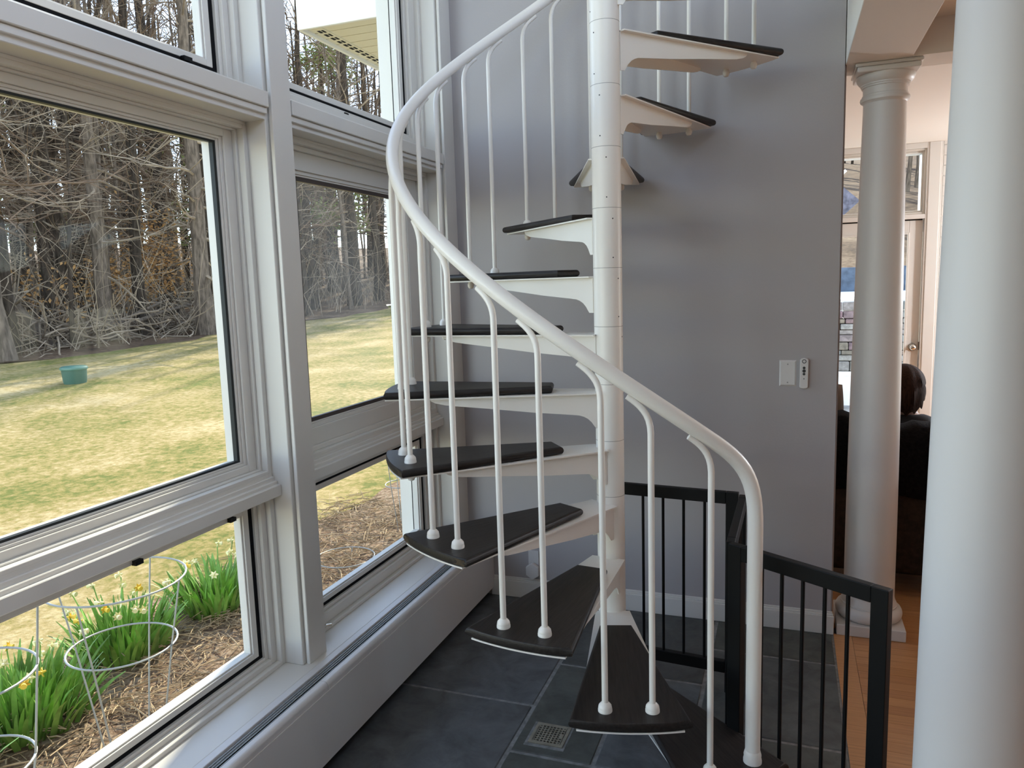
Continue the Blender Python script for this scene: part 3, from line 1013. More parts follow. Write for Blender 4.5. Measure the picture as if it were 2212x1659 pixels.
be_ = [(0,1),(1,2),(2,3),(3,4),(4,5),(5,6),(3,7),(7,8),(8,9),(9,10),(3,11),(11,12),(12,13),(13,14),(0,15),(15,16),(16,17),(17,18),(0,19),(19,20),(20,21),(21,22)]
brd = [(0.15,0.11),(0.13,0.10),(0.15,0.10),(0.08,0.07),0.045,(0.075,0.085),(0.068,0.082),0.05,0.042,0.032,0.03,0.05,0.042,0.032,0.03,0.075,0.06,0.042,0.035,0.075,0.06,0.042,0.035]
body = skin_body('person', bv_, be_, brd, SKIN)
tag(body, 'person with brown bobbed hair sitting on the dark sofa, back turned', 'person')
jv = bv_[:5]+bv_[7:15]
je = [(0,1),(1,2),(2,3),(3,4),(3,5),(5,6),(6,7),(7,8),(3,9),(9,10),(10,11),(11,12)]
jr = [(0.165,0.125),(0.145,0.115),(0.165,0.115),(0.09,0.08),0.052,0.058,0.05,0.04,0.034,0.058,0.05,0.04,0.034]
j_ = skin_body('sweater', jv[:4]+[(px,py+0.01,0.835)]+jv[5:8]+[(px-0.115,py+0.3,0.515)]+jv[9:12]+[(px+0.115,py+0.3,0.515)], je, jr, KNIT)
j_.parent = body
body.location.z = DZ
lv_ = bv_[15:18]+bv_[19:22]+[(px,py+0.02,0.48)]
t_ = skin_body('trousers', lv_, [(6,0),(0,1),(1,2),(6,3),(3,4),(4,5)], [0.085,0.07,0.055,0.085,0.07,0.055,0.12], mat('dark_denim', (0.02, 0.025, 0.04), 0.9), root=6)
t_.parent = body
hm = MB()
vs_, fs_ = [], []
nA, nT = 40, 18
rg = random.Random(5)
for i in range(nT+1):
    t = i/nT
    for k in range(nA):
        a = 2*math.pi*k/nA
        back = 0.5-0.5*math.sin(a)     # 1 at the back (-y), 0 at the face
        zb = -0.128*back + 0.02*(1-back)
        ph = t*math.pi*0.5
        if t < 0.6:
            q = t/0.6
            r_ = math.sin(q*math.pi/2)
            z = 0.105*math.cos(q*math.pi/2)
        else:
            q = (t-0.6)/0.4
            r_ = 1.0+0.05*math.sin(q*math.pi)-0.07*q*q
            z = zb*q
        rr = 1+0.035*math.sin(a*9+2*q)+0.02*math.sin(a*17+5*t)
        vs_.append((px-0.005+0.092*r_*rr*math.cos(a), py+0.018+0.108*r_*rr*math.sin(a), 0.985+z+(0.012*math.sin(a*13) if t > 0.9 else 0)))
for i in range(nT):
    for k in range(nA):
        k2 = (k+1) % nA
        fs_.append((i*nA+k, (i+1)*nA+k, (i+1)*nA+k2, i*nA+k2))
hr_ = obj('hair', hm.add(vs_, fs_, True), HAIR)
hr_.parent = body
fc = MB().ball((px, py+0.115, 0.965), 0.014, 0.02, 0.02, 10, 8)
fc.ball((px-0.03, py+0.1, 0.985), 0.012, 0.01, 0.008, 10, 6).ball((px+0.03, py+0.1, 0.985), 0.012, 0.01, 0.008, 10, 6).ball((px, py+0.1, 0.93), 0.024, 0.012, 0.007, 10, 6)
o = obj('face', fc, SKIN)
o.parent = body

# ================================================================== outdoors
def gz(x, y):
    """lawn height: gently rising away along +y"""
    return -0.30 + 0.035*max(0.0, y) + 0.02*math.sin(x*0.5+y*0.3)*min(1, max(0, (-x-3)/4))

def zone_mat(name, stops, scale, detail_scale, rough=0.95, bump=0.6, big=0.3, stretch=(1, 1, 1)):
    m = bpy.data.materials.new(name)
    m.use_nodes = True
    nt = m.node_tree
    b = nt.nodes['Principled BSDF']
    b.inputs['Roughness'].default_value = rough
    b.inputs['Specular IOR Level'].default_value = 0.1
    tc = nt.nodes.new('ShaderNodeTexCoord')
    mp = nt.nodes.new('ShaderNodeMapping')
    mp.inputs['Scale'].default_value = stretch
    nt.links.new(tc.outputs['Object'], mp.inputs['Vector'])
    n1 = nt.nodes.new('ShaderNodeTexNoise')
    n1.inputs['Scale'].default_value = scale
    n1.inputs['Detail'].default_value = 3
    n2 = nt.nodes.new('ShaderNodeTexNoise')
    n2.inputs['Scale'].default_value = detail_scale
    n2.inputs['Detail'].default_value = 10
    n2.inputs['Roughness'].default_value = 0.75
    for n in (n1, n2):
        nt.links.new(mp.outputs[0], n.inputs['Vector'])
    mx = nt.nodes.new('ShaderNodeMix')
    mx.data_type = 'FLOAT'
    mx.inputs[0].default_value = 1-big
    nt.links.new(n1.outputs['Fac'], mx.inputs[2])
    nt.links.new(n2.outputs['Fac'], mx.inputs[3])
    cr = nt.nodes.new('ShaderNodeValToRGB')
    el = cr.color_ramp.elements
    while len(el) < len(stops):
        el.new(0.5)
    for i, (p_, c_) in enumerate(stops):
        el[i].position = p_
        el[i].color = (*c_, 1)
    nt.links.new(mx.outputs[0], cr.inputs['Fac'])
    nt.links.new(cr.outputs['Color'], b.inputs['Base Color'])
    bp = nt.nodes.new('ShaderNodeBump')
    bp.inputs['Strength'].default_value = bump
    bp.inputs['Distance'].default_value = 0.03
    nt.links.new(n2.outputs['Fac'], bp.inputs['Height'])
    nt.links.new(bp.outputs['Normal'], b.inputs['Normal'])
    return m
LAWN = zone_mat('early_spring_lawn', [(0.40, (0.1209, 0.1395, 0.03255)), (0.47, (0.25, 0.205, 0.066)), (0.53, (0.35, 0.265, 0.117)), (0.60, (0.47, 0.375, 0.2))], 0.7, 12, big=0.4)
MULCH = zone_mat('straw_and_mulch', [(0.36, (0.062, 0.0372, 0.0248)), (0.46, (0.186, 0.1178, 0.0744)), (0.55, (0.3224, 0.2356, 0.1612)), (0.66, (0.4464, 0.372, 0.2852))], 2.0, 30, big=0.2)
LITTER = zone_mat('leaf_litter', [(0.35, (0.042, 0.028, 0.021)), (0.48, (0.126, 0.0805, 0.049)), (0.6, (0.224, 0.154, 0.098)), (0.7, (0.315, 0.238, 0.154))], 0.8, 9, big=0.35)

def grid(x_lo, x_hi, y_lo, y_hi, nx, ny, fz, wob=None):
    m_ = MB()
    vs_, fs_ = [], []
    for i in range(nx+1):
        for j in range(ny+1):
            x = x_lo+(x_hi-x_lo)*i/nx
            y = y_lo+(y_hi-y_lo)*j/ny
            if wob:
                x += wob(i/nx, y)
            vs_.append((x, y, fz(x, y)))
    for i in range(nx):
        for j in range(ny):
            a_ = i*(ny+1)+j
            fs_.append((a_, a_+ny+1, a_+ny+2, a_+1))
    return m_.add(vs_, fs_, True)
struct('lawn', grid(-16.6, -1.14, -12, 60, 40, 120, gz), LAWN, 'patchy straw and green lawn sloping up to the woods', 'lawn')
def bed_edge(u, y):
    return (1-u)*(0.12*math.sin(y*2.1)+0.08*math.sin(y*5.3+1)+ (0.35 if y > 2 else 0.0))
struct('flower_bed', grid(-2.85, -1.13, -6, 3.2, 20, 70, lambda x, y: gz(x, y)+0.03*min(1, (x+3.1)*3) if x > -3.1 else gz(x, y)-0.02, bed_edge), MULCH, 'flower bed of straw mulch under the low windows', 'flower bed')
def wood_z(x, y):
    d = max(0.0, -15.5-x)
    return gz(-15.5, y)+0.03*min(1, d*2)+0.03*d+0.03*max(0.0, d-6)+0.04*max(0.0, y-24)*min(1, d/6)+0.15*math.sin(x*0.35)*math.sin(y*0.3)*min(1, d/5)
def wood_edge(u, y):
    return u*(0.5*math.sin(y*0.6)+0.3*math.sin(y*1.7+2)) if u > 0.5 else 0
struct('woodland_floor', grid(-75, -15.6, -12, 80, 50, 70, wood_z, wood_edge), LITTER, 'brown leaf litter rising under the bare trees', 'woodland floor')
def hill_z(x, y):
    return 1.16 + max(0, y-13.2)*0.20 + 0.15*math.sin(x*0.7+y*0.4)*min(1, max(0, (y-14)/4))
struct('hillside', grid(-1.1, 30, 13.1, 80, 30, 50, hill_z), LITTER, 'leafy hillside beyond the pool', 'hillside')

# ---- eave of the adjoining wing
SOFFIT = mat('cream_vinyl_soffit', (0.72, 0.66, 0.50), 0.5)
FASCIA = mat('white_fascia', (0.8, 0.79, 0.76), 0.5)
ev = thing('roof_eave', (-1.5, 1.0, 2.8), 'white roof eave with cream slatted soffit outside the high far window', 'roof', kind='structure')
EX, EY, EZ = -1.75, 0.945, 2.772
obj('end_fascia', MB().box(EX-0.02, -1.06, EY-0.02, EY, EZ-0.005, EZ+0.19).box(EX-0.05, -1.06, EY-0.06, EY-0.02, EZ+0.15, EZ+0.24), FASCIA, ev, bevel=0.004)
obj('eave_fascia', MB().box(EX-0.02, EX, EY, 9, EZ-0.005, EZ+0.19), FASCIA, ev)
sp_ = MB()
k = 0
yy = EY
while yy < 6:
    sp_.box(EX, -1.06, yy+0.0035, yy+0.0965, EZ+0.010, EZ+0.02)
    yy += 0.1
sp_.box(EX, -1.06, EY, 9, EZ+0.022, EZ+0.03)
obj('soffit', sp_, SOFFIT, ev)
obj('vent_strip', MB().box(EX+0.03, EX+0.09, EY+0.03, 6, EZ+0.006, EZ+0.013), SOFFIT, ev)
vn = MB()
yy = EY+0.06
while yy < 4:
    vn.box(EX+0.042, EX+0.058, yy, yy+0.035, EZ+0.0045, EZ+0.0065).box(EX+0.066, EX+0.078, yy, yy+0.035, EZ+0.0045, EZ+0.0065)
    yy += 0.06
o = obj('vent_slots', vn, DARKGAP, ev)
o['kind'] = 'stuff'
rf = MB().add([(EX-0.05, EY-0.06, EZ+0.2), (-1.0, EY-0.06, EZ+0.55), (-1.0, 9, EZ+0.55), (EX-0.05, 9, EZ+0.2), (EX-0.05, EY-0.06, EZ+0.17), (-1.0, EY-0.06, EZ+0.52), (-1.0, 9, EZ+0.52), (EX-0.05, 9, EZ+0.17)],
   [(0,1,2,3),(7,6,5,4),(0,4,5,1),(1,5,6,2),(2,6,7,3),(3,7,4,0)])
obj('roof_deck', rf, mat('grey_shingle', (0.12, 0.12, 0.12), 0.9), ev)
obj('gable', MB().box(-1.5, -1.06, EY, EY+0.05, EZ+0.1, EZ+0.4), FASCIA, ev)
struct('wall_wing_sun_block', MB().box(-1.14, -1.0, 0.9, 2.9, -0.5, 3.2).box(-2.1, -1.0, 2.9, 9, -0.5, 3.7), CREAM, 'outside wall of the house wing, with an unseen block added to stop the sun', 'wall')  # larger box added out of view to keep sun off the far sills

# ---- trees
BARK = mat('grey_brown_bark', (0.052, 0.039, 0.029), 0.95, 0.1, var=0.5, scale=3, stretch=(5, 5, 1.2), bump=0.8, bscale=6)
BARK2 = mat('pale_bark', (0.13, 0.1, 0.076), 0.95, 0.1, var=0.45, scale=3, stretch=(5, 5, 1.2), bump=0.7, bscale=6)
TWIG = mat('pale_twigs', (0.27, 0.21, 0.15), 0.95, 0.1, var=0.35, scale=1.5)
TWIGD = mat('brown_twigs', (0.15, 0.1, 0.066), 0.95, 0.1, var=0.35, scale=1.5)

def wander(rg, p, d, L, n, curl, lift):
    pts_ = [Vector(p)]
    d = Vector(d).normalized()
    for i in range(n):
        d = (d + Vector((rg.uniform(-curl, curl), rg.uniform(-curl, curl), rg.uniform(-curl, curl)+lift))).normalized()
        pts_.append(pts_[-1]+d*(L/n))
    return pts_

def tree_meshes(seed, h, r, nb, lean=0.0, droop=0.0, lo=0.12):
    rg = random.Random(seed)
    tk, bs = MB(), MB()
    n = 10
    pts_ = []
    a = rg.uniform(0, 6.28)
    for i in range(n+1):
        t = i/n
        pts_.append(Vector((lean*t*math.cos(a)+rg.uniform(-0.05, 0.05)*h*0.08, lean*t*math.sin(a)+rg.uniform(-0.05, 0.05)*h*0.08, h*t-0.15)))
    rad = [r*(1.35 if i == 0 else 1-0.78*i/n) for i in range(n+1)]
    tk.tube(pts_, rad, 8)
    if rg.random() < 0.35:
        k0 = rg.randint(3, 5)
        f_ = wander(rg, pts_[k0], (math.cos(a+2), math.sin(a+2), 2.4), h*(1-k0/n)*0.9, 6, 0.12, 0.15)
        tk.tube(f_, [rad[k0]*0.65*(1-0.13*i) for i in range(7)], 7)
    for b in range(nb):
        t = lo+(0.97-lo)*(b+rg.random())/nb
        k0 = min(n-1, int(t*n))
        p = pts_[k0].lerp(pts_[k0+1], t*n-k0)
        az = rg.uniform(0, 6.28)
        L = rg.uniform(0.6, 1.5)*(1.6 if t > 0.4 else 1.1)*h/12*1.5
        up = rg.uniform(0.1, 0.9) if t > 0.45 else rg.uniform(-0.35, 0.35)-droop
        bp_ = wander(rg, p, (math.cos(az), math.sin(az), up), L, 5, 0.28, 0.06 if t > 0.45 else -0.03)
        br_ = max(0.012, rad[k0]*rg.uniform(0.14, 0.26))
        bs.tube(bp_, [br_*(1-0.15*i) for i in range(6)], 4, cap=False)
        for s in range(5):
            q = bp_[rg.randint(1, 5)]
            d_ = (bp_[-1]-bp_[0]).normalized()+Vector((rg.uniform(-1, 1), rg.uniform(-1, 1), rg.uniform(-0.5, 0.9)))
            tw = wander(rg, q, d_, L*rg.uniform(0.3, 0.7), 4, 0.3, 0.05)
            bs.tube(tw, [br_*0.42*(1-0.2*i) for i in range(5)], 3, cap=False)
    return tk, bs

def put_tree(var, x, y, z, rot, sc, label, group=None, name='bare_tree'):
    tk, bs = var
    t = tk.copy(); C.objects.link(t)
    b = bs.copy(); C.objects.link(b)
    b.parent = t
    b.matrix_parent_inverse = Matrix.Identity(4)
    t.name = name
    b.name = 'branches'
    t.location = (x, y, z)
    t.rotation_euler = (0, 0, rot)
    t.scale = (sc, sc, sc)
    tag(t, label, 'tree', group)
    return t
VARS = []
for i, (h, r, nb, ln, dr_, m1, m2) in enumerate([(15, 0.17, 46, 0.3, 0.1, BARK, TWIG), (17, 0.24, 50, 0.5, 0.2, BARK, TWIGD), (13, 0.10, 40, 0.6, 0.0, BARK2, TWIG),
      (16, 0.20, 54, 0.8, 0.3, BARK2, TWIGD), (11, 0.065, 34, 0.9, 0.0, BARK, TWIG), (18, 0.30, 50, 0.3, 0.3, BARK, TWIG), (12, 0.08, 40, 0.4, 0.2, BARK2, TWIG), (14, 0.14, 50, 0.5, 0.1, BARK, TWIGD)]):
    tk, bs = tree_meshes(100+i, h, r, nb-8, ln, dr_, 0.2)
    VARS.append((obj('tree_trunk', tk, m1), obj('tree_branches', bs, m2)))
CX, CY = 0.554, -2.458
rg = random.Random(21)
placed = []
GRP = 'bare trees in the wood beyond the lawn'
LBL = 'leafless grey-brown tree among many in the wood beyond the lawn'
tries = 0
while len(placed) < 235 and tries < 12000:
    tries += 1
    az = R(rg.uniform(21, 64))
    d = 17+48*rg.random()**1.35
    x, y = CX-d*math.sin(az), CY+d*math.cos(az)
    if x > -16.2:
        continue
    if any((x-a)**2+(y-b)**2 < 0.6 for a, b in placed):
        continue
    placed.append((x, y))
    vi = rg.choices(range(8), weights=[5, 3, 5, 3, 6, 1.3, 5, 5])[0]
    put_tree(VARS[vi], x, y, wood_z(x, y)-0.1, rg.uniform(0, 6.28), rg.uniform(0.8, 1.15), LBL, GRP)
# trees behind the pool, seen through the far door
for i in range(34):
    x, y = rg.uniform(0.2, 10), rg.uniform(25, 46)
    put_tree(VARS[rg.choice([0, 2, 4, 6, 7])], x, y, hill_z(x, y)-0.1, rg.uniform(0, 6.28), rg.uniform(0.7, 1.0), 'leafless tree on the hillside beyond the pool, seen through the far glazed door', 'bare trees beyond the pool')

def own_tree(seed, h, r, nb, lean, x, y, label, m1, m2, rot=0, lo=0.12, name='bare_tree'):
    tk, bs = tree_meshes(seed, h, r, nb, lean, 0.1, lo)
    t = obj(name, tk, m1)
    b = obj('branches', bs, m2)
    b.parent = t
    b.matrix_parent_inverse = Matrix.Identity(4)
    t.location = (x, y, wood_z(x, y)-0.1)
    t.rotation_euler = (0, 0, rot)
    return tag(t, label, 'tree')
own_tree(301, 16, 0.26, 44, 0.2, -15.95, 15.9, 'thick grey tree at the lawn edge, at the right side of the large near window', BARK2, TWIG)
own_tree(302, 17, 0.30, 44, 0.2, -18.2, 19.6, 'thick dark trunk seen through the left half of the large far window', BARK, TWIG)
own_tree(303, 15, 0.24, 44, 0.2, -18.5, 25.0, 'double dark trunk seen through the middle of the large far window', BARK, TWIGD)
own_tree(304, 17, 0.20, 40, 0.1, -17.4, 13.6, 'straight brown tree standing behind the fallen logs in the large near window', BARK2, TWIG)
# leaning pale trunk at the left
ln = MB()
P0 = Vector((-17.6, 12.1, wood_z(-17.6, 12.1)-0.1))
lp = [P0, P0+Vector((-0.55, -0.55, 1.2)), P0+Vector((-1.0, -1.1, 2.6)), P0+Vector((-1.3, -1.6, 4.2)), P0+Vector((-1.8, -2.0, 6.2)), P0+Vector((-2.0, -2.4, 8.6))]
ln.tube(lp, [0.15, 0.125, 0.11, 0.09, 0.06, 0.03], 9)
lt = obj('leaning_tree', ln, BARK2)
tag(lt, 'pale trunk leaning left at the edge of the wood in the large near window', 'tree')
rg = random.Random(77)
lb = MB()
for i in range(26):
    p = lp[rg.randint(1, 5)]
    bp_ = wander(rg, p, (rg.uniform(-1, 1), rg.uniform(-1, 1), rg.uniform(-0.2, 1)), rg.uniform(1, 3), 6, 0.35, 0.0)
    lb.tube(bp_, [0.035*(1-0.14*j) for j in range(7)], 5, cap=False)
o = obj('branches', lb, TWIG, None)
o.parent = lt

# copper beech saplings that kept their leaves
COPPER = mat('copper_leaves', (0.52, 0.29, 0.11), 0.8, 0.2, var=0.4, scale=3)
GREENL = mat('yellow_green_needles', (0.20, 0.24, 0.06), 0.8, 0.2, var=0.5, scale=1.5)
def leaf_cloud(rg, c, rx, ry, rz, n, s, m_):
    for i in range(n):
        p = Vector((rg.gauss(0, 0.45)*rx, rg.gauss(0, 0.45)*ry, rg.gauss(0, 0.45)*rz)) + Vector(c)
        a = Vector((rg.uniform(-1, 1), rg.uniform(-1, 1), rg.uniform(-0.6, 0.6))).normalized()
        b = a.orthogonal().normalized()
        L = s*rg.uniform(0.6, 1.3)
        m_.add([p-a*L-b*L*0.1, p-b*L*0.45, p+a*L, p+b*L*0.45], [(0,1,2,3)])
for i, (x, y, h, n, lab) in enumerate([(-19.4, 17.6, 3.6, 1500, 'beech sapling with copper leaves left of the thick grey tree'), (-19.5, 15.9, 2.2, 600, 'low beech sapling with copper leaves above the brush pile'),
      (-21.2, 22.5, 3.0, 800, 'beech sapling with copper leaves beside the thick dark trunk'), (-20.0, 25.6, 3.2, 700, 'beech sapling with copper leaves between the dark trunks in the large far window'), (-18.6, 12.9, 2.0, 260, 'small beech sapling with copper leaves by the leaning trunk')]):
    z = wood_z(x, y)
    tk, bs = tree_meshes(400+i, h*1.4, 0.035, 16, 0.3, 0, 0.1)
    t = obj('beech_sapling', tk, BARK2)
    t.location = (x, y, z)
    b = obj('branches', bs, TWIG); b.parent = t
    lm = MB()
    leaf_cloud(random.Random(i), (0, 0, h*0.62), 1.1, 1.1, h*0.5, n, 0.075, lm)
    l_ = obj('leaves', lm, COPPER); l_.parent = t
    tag(t, lab, 'tree')
for i, (x, y, h, w, n, lab) in enumerate([(-30, 34, 13, 3.2, 3400, 'yellow-green pine deep in the wood, right of centre in the high far window'), (-32, 23, 12, 3.0, 2600, 'yellow-green pine behind the bare trunks in the large near window'),
      (-26, 40, 14, 3.0, 3000, 'yellow-green pine at the left edge of the high far window'), (-40, 24, 13, 3.5, 2600, 'distant green pine left of centre in the large near window'), (-20, 41, 15, 3.2, 3000, 'green pine beyond the far end of the lawn'), (-22, 32, 13, 2.6, 2600, 'yellow-green pine just under the roof eave in the high far window'), (-24, 26, 11, 2.2, 1800, 'loose yellow-green pine behind the post between the two window bays'), (-36, 33, 12, 2.6, 1800, 'small green pine between bare trunks')]):
    z = wood_z(x, y)
    tk, bs = tree_meshes(500+i, h, 0.2, 30, 0.2, 0.2, 0.2)
    t = obj('pine_tree', tk, BARK)
    t.location = (x, y, z)
    b = obj('branches', bs, TWIGD); b.parent = t
    lm = MB()
    rg2 = random.Random(50+i)
    for k in range(26):
        zz_ = h*(0.25+0.72*rg2.random())
        wr = w*(1.05-zz_/h)+0.4
        a = rg2.uniform(0, 6.28)
        leaf_cloud(rg2, (math.cos(a)*wr*0.6, math.sin(a)*wr*0.6, zz_), 1.0, 1.0, 0.5, n//26, 0.13, lm)
    l_ = obj('needles', lm, GREENL); l_.parent = t
    tag(t, lab, 'tree')

# the wood goes on behind: more trunks and crowns than one could count
rg = random.Random(31)
dt = MB()
for i in range(230):
    az = R(rg.uniform(20, 66))
    d = rg.uniform(36, 80)
    x, y = CX-d*math.sin(az), CY+d*math.cos(az)
    if x > -22:
        continue
    z = wood_z(x, y)
    h = rg.uniform(11, 17)
    r_ = rg.uniform(0.08, 0.2)
    p = [Vector((x+rg.uniform(-0.3, 0.3)*k, y+rg.uniform(-0.3, 0.3)*k, z-0.2+h*k/4)) for k in range(5)]
    dt.tube(p, [r_*(1-0.2*k) for k in range(5)], 5, cap=False)
    for b in range(22):
        k = rg.uniform(0.8, 3.9)
        q = p[int(k)].lerp(p[int(k)+1], k-int(k))
        dt.tube(wander(rg, q, (rg.uniform(-1, 1), rg.uniform(-1, 1), rg.uniform(-0.2, 0.9)), rg.uniform(1, 3.2), 3, 0.3, 0.05), [0.03, 0.024, 0.018, 0.01], 3, cap=False)
tag(obj('distant_trees', dt, TWIGD), 'far trunks and crowns closing the view deep in the wood', 'trees', kind='stuff')

# undergrowth: tangled saplings and vines nobody could count
rg = random.Random(11)
tg = MB()
for i in range(3600):
    az = R(rg.uniform(22, 63))
    d = 17.5+24*rg.random()
    x, y = CX-d*math.sin(az), CY+d*math.cos(az)
    if x > -15.9:
        continue
    z = wood_z(x, y)
    hi = rg.random()
    if hi < 0.55:
        p = (x, y, z)
        dd = (rg.uniform(-0.6, 0.6), rg.uniform(-0.6, 0.6), 1)
        L = rg.uniform(0.8, 4.5)
    else:
        p = (x, y, z+rg.uniform(0.8, 7))
        dd = (rg.uniform(-1, 1), rg.uniform(-1, 1), rg.uniform(-0.4, 0.6))
        L = rg.uniform(0.8, 2.4)
    r_ = rg.uniform(0.006, 0.016)
    tg.tube(wander(rg, p, dd, L, 5, 0.32, -0.02), [r_*(1-0.14*j) for j in range(6)], 3, cap=False)
tag(obj('undergrowth', tg, TWIG), 'tangle of pale thin saplings and vines filling the wood edge', 'undergrowth', kind='stuff')
# brush pile and logs at the wood edge
rg = random.Random(12)
bp = MB()
for i in range(420):
    u = rg.random()
    x, y = -17.3+rg.uniform(-1.4, 0.9), 11+7.5*u
    z = wood_z(x, y)+rg.random()**2*0.9*(0.5+0.5*math.sin(u*9))
    bp.tube(wander(rg, (x, y, z), (rg.uniform(-0.5, 0.5), rg.uniform(-1, 1), rg.uniform(-0.15, 0.3)), rg.uniform(0.6, 2.2), 4, 0.25, -0.03), [rg.uniform(0.008, 0.026)]*5, 4, cap=False)
tag(obj('brush_pile', bp, TWIG), 'heap of dead branches along the far edge of the lawn', 'brush pile', kind='stuff')
for i, (a_, b_, r_, lab) in enumerate([((-16.9, 14.2, 0.75), (-17.4, 16.9, 1.15), 0.06, 'long pale fallen log lying across the brush heap, nearest the thick grey tree'),
      ((-17.2, 13.4, 0.55), (-17.6, 16.2, 1.35), 0.05, 'thin slanting fallen log propped on the brush heap'), ((-18.0, 11.0, 0.30), (-17.6, 12.6, 0.42), 0.12, 'dark mossy log at the left foot of the leaning trunk')]):
    a_, b_ = Vector(a_), Vector(b_)
    mid = (a_+b_)/2+Vector((0, 0, 0.05))
    tag(obj('fallen_log', MB().tube([a_, mid, b_], [r_, r_*0.95, r_*0.7], 9), BARK if i == 2 else BARK2), lab, 'log')

# ---- green utility box on the lawn
GREEN = mat('dark_green_plastic', (0.045, 0.11, 0.075), 0.45, 0.4)
gbx = thing('utility_box', (-11.38, 7.45, gz(-11.38, 7.45)), 'dark green utility box standing on the lawn in the large near window', 'utility box')
zb = gz(-11.38, 7.45)
obj('body', MB().lathe([(0.17, zb-0.05), (0.19, zb+0.05), (0.205, zb+0.25)], -11.38, 7.45, 28), GREEN, gbx)
obj('lid', MB().lathe([(0.222, zb+0.245), (0.226, zb+0.26), (0.222, zb+0.285), (0.19, zb+0.305), (0.05, zb+0.315)], -11.38, 7.45, 28), mat('green_lid', (0.07, 0.17, 0.125), 0.35), gbx)
bx_, by_ = -4.43, 4.97
tag(obj('turquoise_spot', MB().tube([(bx_, by_, gz(bx_, by_)+0.0), (bx_-0.02, by_, gz(bx_, by_)+0.10), (bx_-0.02, by_+0.0, gz(bx_, by_)+0.16)], [0.028, 0.03, 0.014], 12), mat('white_turquoise', (0.55, 0.85, 0.78), 0.3)), 'small white and turquoise spot on the lawn in the large far window', 'lawn object')  # short tapered tube in pale turquoise

# ---- wire plant cages in the bed
WIRE = mat('galvanised_wire', (0.33, 0.34, 0.33), 0.5, 0.5, metal=0.5)
def cage(cx_, cy_, rings, legs, label, rw=0.0038, a0=0.3):
    zg = gz(cx_, cy_)
    t = thing('wire_plant_cage', (cx_, cy_, zg), label, 'plant support', 'wire plant cages outside the windows')
    for (z, r_) in rings:
        obj('ring', MB().tube([(cx_+r_*math.cos(2*math.pi*i/40), cy_+r_*math.sin(2*math.pi*i/40), z) for i in range(40)], rw, 6, closed=True), WIRE, t)
    for i in range(legs):
        a = a0+2*math.pi*i/legs
        pl_ = [(cx_+0.93*rings[-1][1]*math.cos(a), cy_+0.93*rings[-1][1]*math.sin(a), zg-0.02)] if False else [(cx_+0.5*rings[-1][1]*math.cos(a), cy_+0.5*rings[-1][1]*math.sin(a), zg-0.02)]
        for (z, r_) in reversed(rings):
            pl_.append((cx_+r_*math.cos(a), cy_+r_*math.sin(a), z))
        obj('leg', MB().tube(pl_, rw*0.85, 6), WIRE, t)
cage(-1.73, -0.48, [(0.45, 0.235), (0.20, 0.185)], 4, 'wire plant cage over the middle daffodil clump')
cage(-1.62, -1.12, [(0.72, 0.22), (0.42, 0.19), (0.15, 0.16)], 4, 'tall wire plant cage at the left edge of the near windows', a0=0.75)
cage(-2.0, 1.41, [(-0.17, 0.18)], 4, 'short wire plant ring behind the window post')
cage(-1.95, 2.1, [(0.38, 0.15), (0.12, 0.12)], 3, 'slim wire plant cage outside the right edge of the far windows')

